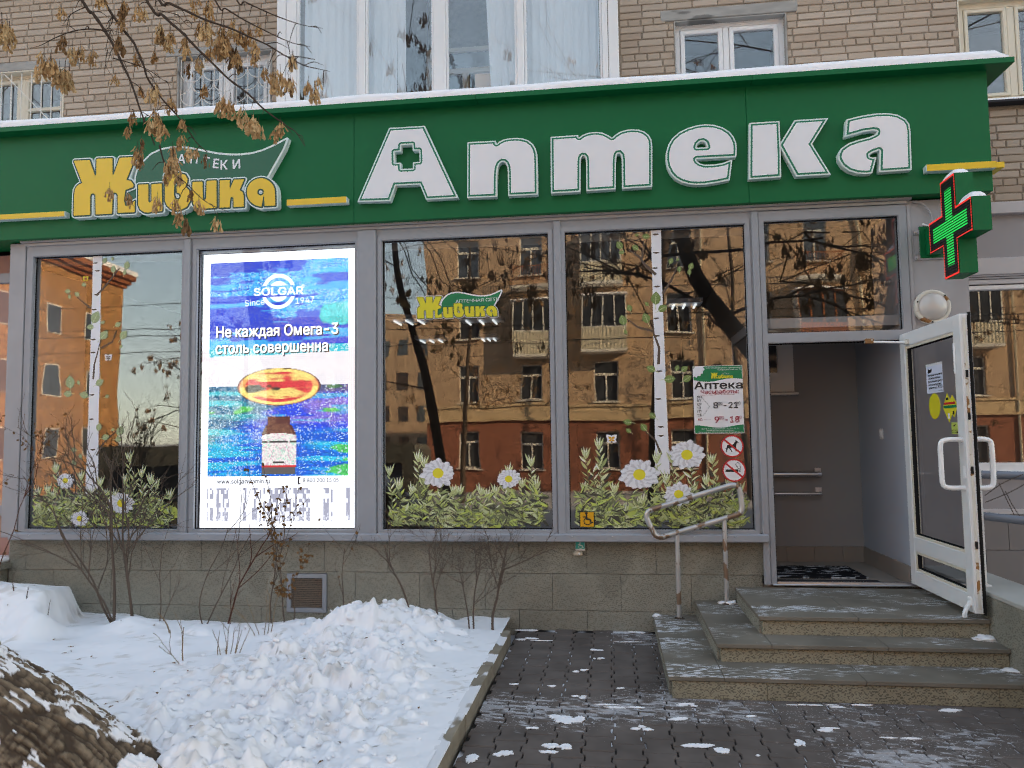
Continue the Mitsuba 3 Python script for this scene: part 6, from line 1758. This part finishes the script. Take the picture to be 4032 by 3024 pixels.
shrub('dark stubs of cut twigs on top of the high snow block', [(-5.05, -0.78, -0.1, 0, 0.14, 0.006), (-5.22, -0.72, 0.15, 0, 0.20, 0.005), (-4.9, -0.72, 0.05, 0, 0.26, 0.004)], 36, depth=0, name='dry_stalk', catg='plant')

# things at the far left edge, beside the shop
ln = thing('neighbour_wall', 'pinkish neighbouring wall with a snowy ledge at the left edge', 'wall')
part(ln, 'wall', bx(-12, -5.955, 0.25, 0.5, -0.1, 3.7), 'm_pink')
part(ln, 'ledge', bx(-12, -5.90, -0.12, 0.3, 0.50, 0.56, 0.006), 'm_granite')
part(ln, 'base', bx(-12, -5.96, -0.02, 0.3, -0.1, 0.498, 0.006), 'm_granite')
part(ln, 'window_frame', tiered(sbox(-9, 1.0, -6.05, 3.5).difference(sbox(-8.9, 1.1, -6.15, 3.4)), 0.2, 0.06, 0.004), 'm_frame')
part(ln, 'pane', sheet(sbox(-8.9, 1.1, -6.15, 3.4), 0.235), 'm_glass')
solo('snow_on_wall_ledge', cat([bx(-12, -5.93, -0.11, 0.2, 0.56, 0.605, 0.02)]), 'm_snow_clean', 'snow lying on the ledge at the left edge', 'snow')

# ---------------------------------------------------------------- across the street: what the windows mirror
YO = -31.0
opp = thing('orange_apartment_house', 'orange rendered apartment house with glazed balconies across the street', 'building')
GZ = -1.2
OX0, OX1 = -9.2, 32.0
cols = [-6.95, -3.75, -0.1, 3.5, 7.4, 10.0, 13.8, 17.6, 21.4, 25.2, 29.0]
fl = [3.55, 6.85, 10.0, 13.2]
op = []
for c in cols:
    for z in fl: op.append(sbox(c - 0.57, z, c + 0.57, z + 1.92))
up_ = union_all(op)
gop = union_all([sbox(c - 0.57, 0.25, c + 0.57, 2.1) for c in cols])


def face(poly, y, th):   # a wall face that looks along +y
    m = flat(poly, 0, th)
    v = m.vertices
    m.vertices = np.stack([v[:, 0], y - v[:, 1], v[:, 2]], 1)
    m.invert()
    return m


part(opp, 'wall', face(sbox(OX0, 3.4, OX1, 16.2).difference(up_), YO, 0.35), 'm_stucco')
part(opp, 'ground_floor', face(sbox(OX0, GZ - 0.6, OX1, 3.4).difference(gop), YO + 0.04, 0.4), 'm_stucco_red')
part(opp, 'side_wall', cat([bx(OX0, OX0 + 0.35, YO - 12, YO - 0.35, GZ - 0.6, 16.2), bx(OX1 - 0.35, OX1, YO - 12, YO - 0.35, GZ - 0.6, 16.2)]), 'm_stucco')
part(opp, 'belt_course', cat([bx(OX0 - 0.1, OX1 + 0.1, YO - 0.1, YO + 0.10, 3.38, 4.0), bx(OX0 - 0.15, OX1 + 0.15, YO - 0.1, YO + 0.20, 3.30, 3.42), bx(OX0 - 0.15, OX1 + 0.15, YO - 0.1, YO + 0.18, 3.98, 4.10)]) if False else cat([bx(OX0 - 0.1, OX1 + 0.1, YO, YO + 0.10, 2.72, 3.30), bx(OX0 - 0.15, OX1 + 0.15, YO, YO + 0.22, 2.60, 2.72), bx(OX0 - 0.15, OX1 + 0.15, YO, YO + 0.20, 3.30, 3.42)]), 'm_stucco_cream')
part(opp, 'roof', cat([bx(OX0 - 0.5, OX1 + 0.5, YO - 12.5, YO + 0.6, 16.2, 16.5)]), 'm_far_trim')
part(opp, 'core', bx(OX0 + 0.4, OX1 - 0.4, YO - 11.8, YO - 0.9, GZ, 16.0), 'm_room_dark')
for c in cols:
    for z in fl + [0.25]:
        h = 1.92 if z > 1 else 1.85
        y = YO - 0.12
        w = part(opp, 'window', face(sbox(c - 0.57, z, c + 0.57, z + h).difference(union_all([sbox(c - 0.50, z + 0.07, c - 0.04, z + h * 0.66), sbox(c + 0.04, z + 0.07, c + 0.50, z + h * 0.66), sbox(c - 0.50, z + h * 0.72, c + 0.50, z + h - 0.07)])), y, 0.07), 'm_far_pvc')
        part(w, 'pane', face(sbox(c - 0.55, z + 0.02, c + 0.55, z + h - 0.02), y - 0.05, 0.01), 'm_far_glass')
        part(w, 'sill', bx(c - 0.68, c + 0.68, YO + 0.0, YO + 0.2, z - 0.07, z, 0.01), 'm_far_pvc')
for c, z, kind in ((-3.5, 5.90, 2), (-3.6, 9.3, 1), (-0.2, 5.95, 2), (-0.3, 9.25, 2), (10.0, 9.2, 1), (9.95, 6.0, 3), (17.6, 5.95, 2), (17.6, 9.2, 1), (25.2, 5.95, 2)):
    b = part(opp, 'balcony', bx(c - 1.05, c + 1.05, YO, YO + 1.05, z - 0.14, z, 0.01), 'm_far_pvc')
    x0, x1, y1 = c - 1.03, c + 1.03, YO + 1.0
    if kind == 1:
        part(b, 'railing', cat([bx(x0, x1, y1 - 0.02, y1, z + 0.95, z + 1.0)] + [bx(x - 0.01, x + 0.01, y1 - 0.02, y1, z, z + 0.97) for x in np.arange(x0, x1, 0.14)] + [bx(x, x + 0.02, YO, y1, z + 0.95, z + 1.0) for x in (x0, x1 - 0.02)]), 'm_far_trim')
    else:
        xs_ = np.arange(x0, x1 + 0.01, 0.04)
        zz = np.array([y1 + (0.022 if (i // 2) % 2 else 0.0) for i in range(len(xs_))])
        v = np.vstack([np.c_[xs_, zz, xs_ * 0 + z], np.c_[xs_, zz, xs_ * 0 + z + 1.05]])
        n = len(xs_)
        f = np.vstack([[[i + 1, i, n + i], [i + 1, n + i, n + i + 1]] for i in range(n - 1)])
        part(b, 'panel', trimesh.Trimesh(v, f, process=False), 'm_corrugated' if kind == 2 else 'm_far_trim')
        part(b, 'side_panel', cat([bx(x0, x0 + 0.03, YO, y1, z, z + 1.05), bx(x1 - 0.03, x1, YO, y1, z, z + 1.05)]), 'm_corrugated')
        fr = sbox(x0, z + 1.05, x1, z + 2.6)
        n_ = 4
        ho = union_all([sbox(x0 + 0.07 + (x1 - x0 - 0.07) * i / n_, z + 1.12, x0 + (x1 - x0 - 0.07) * (i + 1) / n_, z + 2.53) for i in range(n_)])
        part(b, 'frame', face(fr.difference(ho), y1, 0.06), 'm_far_pvc' if kind == 2 else 'm_far_trim')
        part(b, 'pane', face(fr, y1 - 0.03, 0.01), 'm_far_glass')
        part(b, 'side_frame', cat([bx(x0, x0 + 0.03, YO, y1, z + 1.05, z + 2.6), bx(x1 - 0.03, x1, YO, y1, z + 1.05, z + 2.6)]), 'm_far_pvc')
        part(b, 'canopy', bx(x0 - 0.1, x1 + 0.1, YO, y1 + 0.12, z + 2.6, z + 2.68), 'm_snow_clean')
dp = part(opp, 'downpipe', cat([tube([(x, YO + 0.12, GZ), (x, YO + 0.12, 16.0)], 0.065, 8) for x in (4.57, 11.9, 19.5)]), 'm_corrugated')

brk = thing('brick_house', 'yellow brown brick house with snowy eaves beyond the street corner', 'building')
part(brk, 'wall', bx(-46, -30.0, -37, -14, -2, 11.6), 'm_far_brick')
part(brk, 'eaves', cat([bx(-46.2, -29.85, -37.2, -13.8, 11.6, 11.85), bx(-46.4, -29.65, -37.4, -13.6, 11.85, 12.15), bx(-46.6, -29.45, -37.6, -13.4, 12.15, 12.45)]), 'm_far_trim')
part(brk, 'snow_roof', bx(-46.5, -29.4, -37.7, -13.3, 12.45, 12.75), 'm_snow_clean')
for y in (-34.5, -31, -27.5, -24, -20.5, -17):
    for z in (1.0, 4.4, 7.8):
        w = part(brk, 'window', bx(-30.02, -29.97, y - 0.65, y + 0.65, z, z + 1.7), 'm_far_pvc')
        part(w, 'pane', bx(-30.0, -29.955, y - 0.57, y + 0.57, z + 0.08, z + 1.62), 'm_far_glass')
far = thing('orange_tower_block', 'orange apartment block with balconies far beyond the street', 'building')
part(far, 'wall', bx(-32, -11.5, -75, -62, -2, 13.5), 'm_stucco')
for x in np.arange(-31, -12, 1.9):
    for z in (0.5, 3.5, 6.5, 9.5):
        part(far, 'window', bx(x, x + 1.0, -62.02, -61.97, z, z + 1.5), 'm_far_glass')

# the bus parked in the street
bus = thing('bus', 'beige bus with curtained windows parked in the street', 'bus')
bx0, bx1, by0, by1, bz0 = -13.2, -4.9, -13.8, -11.4, -0.95
sidew = union_all([sbox(bx0 + 0.5 + 1.28 * i, bz0 + 1.25, bx0 + 1.62 + 1.28 * i, bz0 + 2.05).buffer(0.06) for i in range(6)])
part(bus, 'body', cat([face(sbox(bx0, bz0 + 0.35, bx1, bz0 + 2.5).buffer(0.1).difference(sidew), by1, 0.06), bx(bx0 + 0.0, bx1 - 0.0, by0, by1 - 0.5, bz0 + 0.35, bz0 + 2.55, 0.15)]), 'm_bus')
part(bus, 'window', face(sidew.buffer(0.02), by1 - 0.04, 0.01), 'm_far_glass')
for i in range(4, 6):
    xs_ = np.linspace(bx0 + 0.45 + 1.28 * i, bx0 + 1.65 + 1.28 * i, 40)
    yy = by1 - 0.12 + 0.03 * np.sin(np.arange(40) * 1.4)
    v = np.vstack([np.c_[xs_, yy, xs_ * 0 + bz0 + 1.2], np.c_[xs_, yy, xs_ * 0 + bz0 + 2.1]])
    part(bus, 'curtain', trimesh.Trimesh(v, np.vstack([[[k + 1, k, 40 + k], [k + 1, 40 + k, 41 + k]] for k in range(39)]), process=False), 'm_curtain')
for x in (bx0 + 1.6, bx1 - 1.7):
    w = tube([(x, by1 - 0.25, bz0 + 0.42), (x, by1 + 0.02, bz0 + 0.42)], 0.42, 24)
    k = part(bus, 'wheel', w, 'm_rubber')
    part(k, 'rim', tube([(x, by1 + 0.01, bz0 + 0.42), (x, by1 + 0.04, bz0 + 0.42)], 0.2, 16), 'm_chrome')
part(bus, 'bumper', bx(bx0 - 0.1, bx1 + 0.1, by0, by1 + 0.02, bz0 + 0.35, bz0 + 0.55, 0.03), 'm_rubber')


def street_tree(label, base, lean, height, r, seed, clusters=150, depth=4, spread=0.8, snowy=False, csize=0.13):
    q = random.Random(seed)
    t = thing('street_tree', label, 'tree')
    pts = [np.array(base), np.array(base) + [lean[0] * 0.35, lean[1] * 0.35, height * 0.33], np.array(base) + [lean[0] * 0.8, lean[1] * 0.8, height * 0.62], np.array(base) + [lean[0], lean[1], height]]
    sp = smooth_path(pts, 6)
    part(t, 'trunk', tube(sp, np.linspace(r, r * 0.35, len(sp)), 14), 'm_bark_twig', smooth=True)
    out = []
    for i in range(11):
        k = q.randrange(len(sp) // 3, len(sp))
        a = q.uniform(0, 6.3)
        d = np.array([math.cos(a), math.sin(a), q.uniform(0.0, 0.7)])
        grow(q, sp[k], d / np.linalg.norm(d), height * q.uniform(0.26, 0.44), r * 0.16, 2, out, -0.5, 0.24, (2, 4), spread)
    part(t, 'crown', cat([tube(p[::2] if len(p) > 5 and a < 0.03 else p, np.maximum(np.linspace(a, b, len(p[::2]) if len(p) > 5 and a < 0.03 else len(p)), 0.007), 3, cap=False) for p, a, b in out]), 'm_bark_twig', smooth=True)
    tips = [p[-1 - q.randrange(3)] for p, a, b in out]
    q.shuffle(tips)
    sd = []
    pp = [seed_cluster(csize, 100 + s, 8, 2.6)[0] for s in range(6)]
    for o in (tips * 3)[:clusters]:
        m = pp[q.randrange(6)].copy()
        m.apply_transform(trimesh.transformations.rotation_matrix(q.uniform(0, 6.3), [0, 0, 1]))
        m.apply_scale(q.uniform(0.8, 1.5))
        m.apply_translation(o + [q.gauss(0, 0.05), q.gauss(0, 0.05), 0])
        sd.append(m)
    if sd: part(t, 'seed_cluster', cat(sd), 'm_samara_3', kind='stuff')
    return t


street_tree('bare street tree thick with dry seed clusters left of where the picture was taken', (-3.15, -8.2, -0.2), (-1.6, -0.6, 0), 9.0, 0.12, 41, 420, csize=0.2)
street_tree('leaning street tree with a thick dark trunk right of where the picture was taken', (4.6, -7.6, -0.2), (-3.6, -0.4, 0), 8.0, 0.26, 42, 360, csize=0.17)
street_tree('slender bare street tree further off across the pavement', (1.0, -13.0, -0.9), (0.8, 0.3, 0), 15.5, 0.16, 43, 260)
street_tree('bushy bare tree beside the parked bus', (-13.5, -20.0, -0.9), (0.3, 0.3, 0), 6.5, 0.18, 44, 300)
street_tree('dark bare tree before the brick house', (-16.5, -22.5, -0.9), (-0.3, 0.2, 0), 6.0, 0.18, 45, 260)
street_tree('bare tree at the right hand end of the pavement', (6.5, -12.5, -0.9), (0.6, 0.2, 0), 15.0, 0.2, 46, 420)
street_tree('bare tree close before the orange house, its left end', (-6.2, -25.0, -1.0), (0.5, 0.3, 0), 11.0, 0.13, 47, 260, csize=0.22)
street_tree('bare tree close before the middle of the orange house', (5.6, -25.5, -1.0), (-0.6, 0.3, 0), 12.0, 0.15, 48, 300, csize=0.22)
street_tree('bare tree close before the right half of the orange house', (13.0, -24.0, -1.0), (-0.4, 0.3, 0), 11.0, 0.14, 49, 260, csize=0.22)
for i, (z0, z1, y) in enumerate(((6.3, 6.6, -19), (6.1, 6.4, -19.3), (5.6, 5.9, -20), (7.6, 7.9, -21))):
    xs_ = np.linspace(-40, 40, 60)
    solo('overhead_cable', tube(np.c_[xs_, xs_ * 0 + y, z0 + (z1 - z0) * (xs_ + 40) / 80 - 0.6 * (1 - (xs_ / 40) ** 2)], 0.016, 5), 'm_black', ['upper of the two close dark overhead cables above the street', 'lower of the two close dark overhead cables above the street', 'lowest dark overhead cable above the street', 'topmost dark overhead cable, nearest the houses opposite'][i], 'cable')
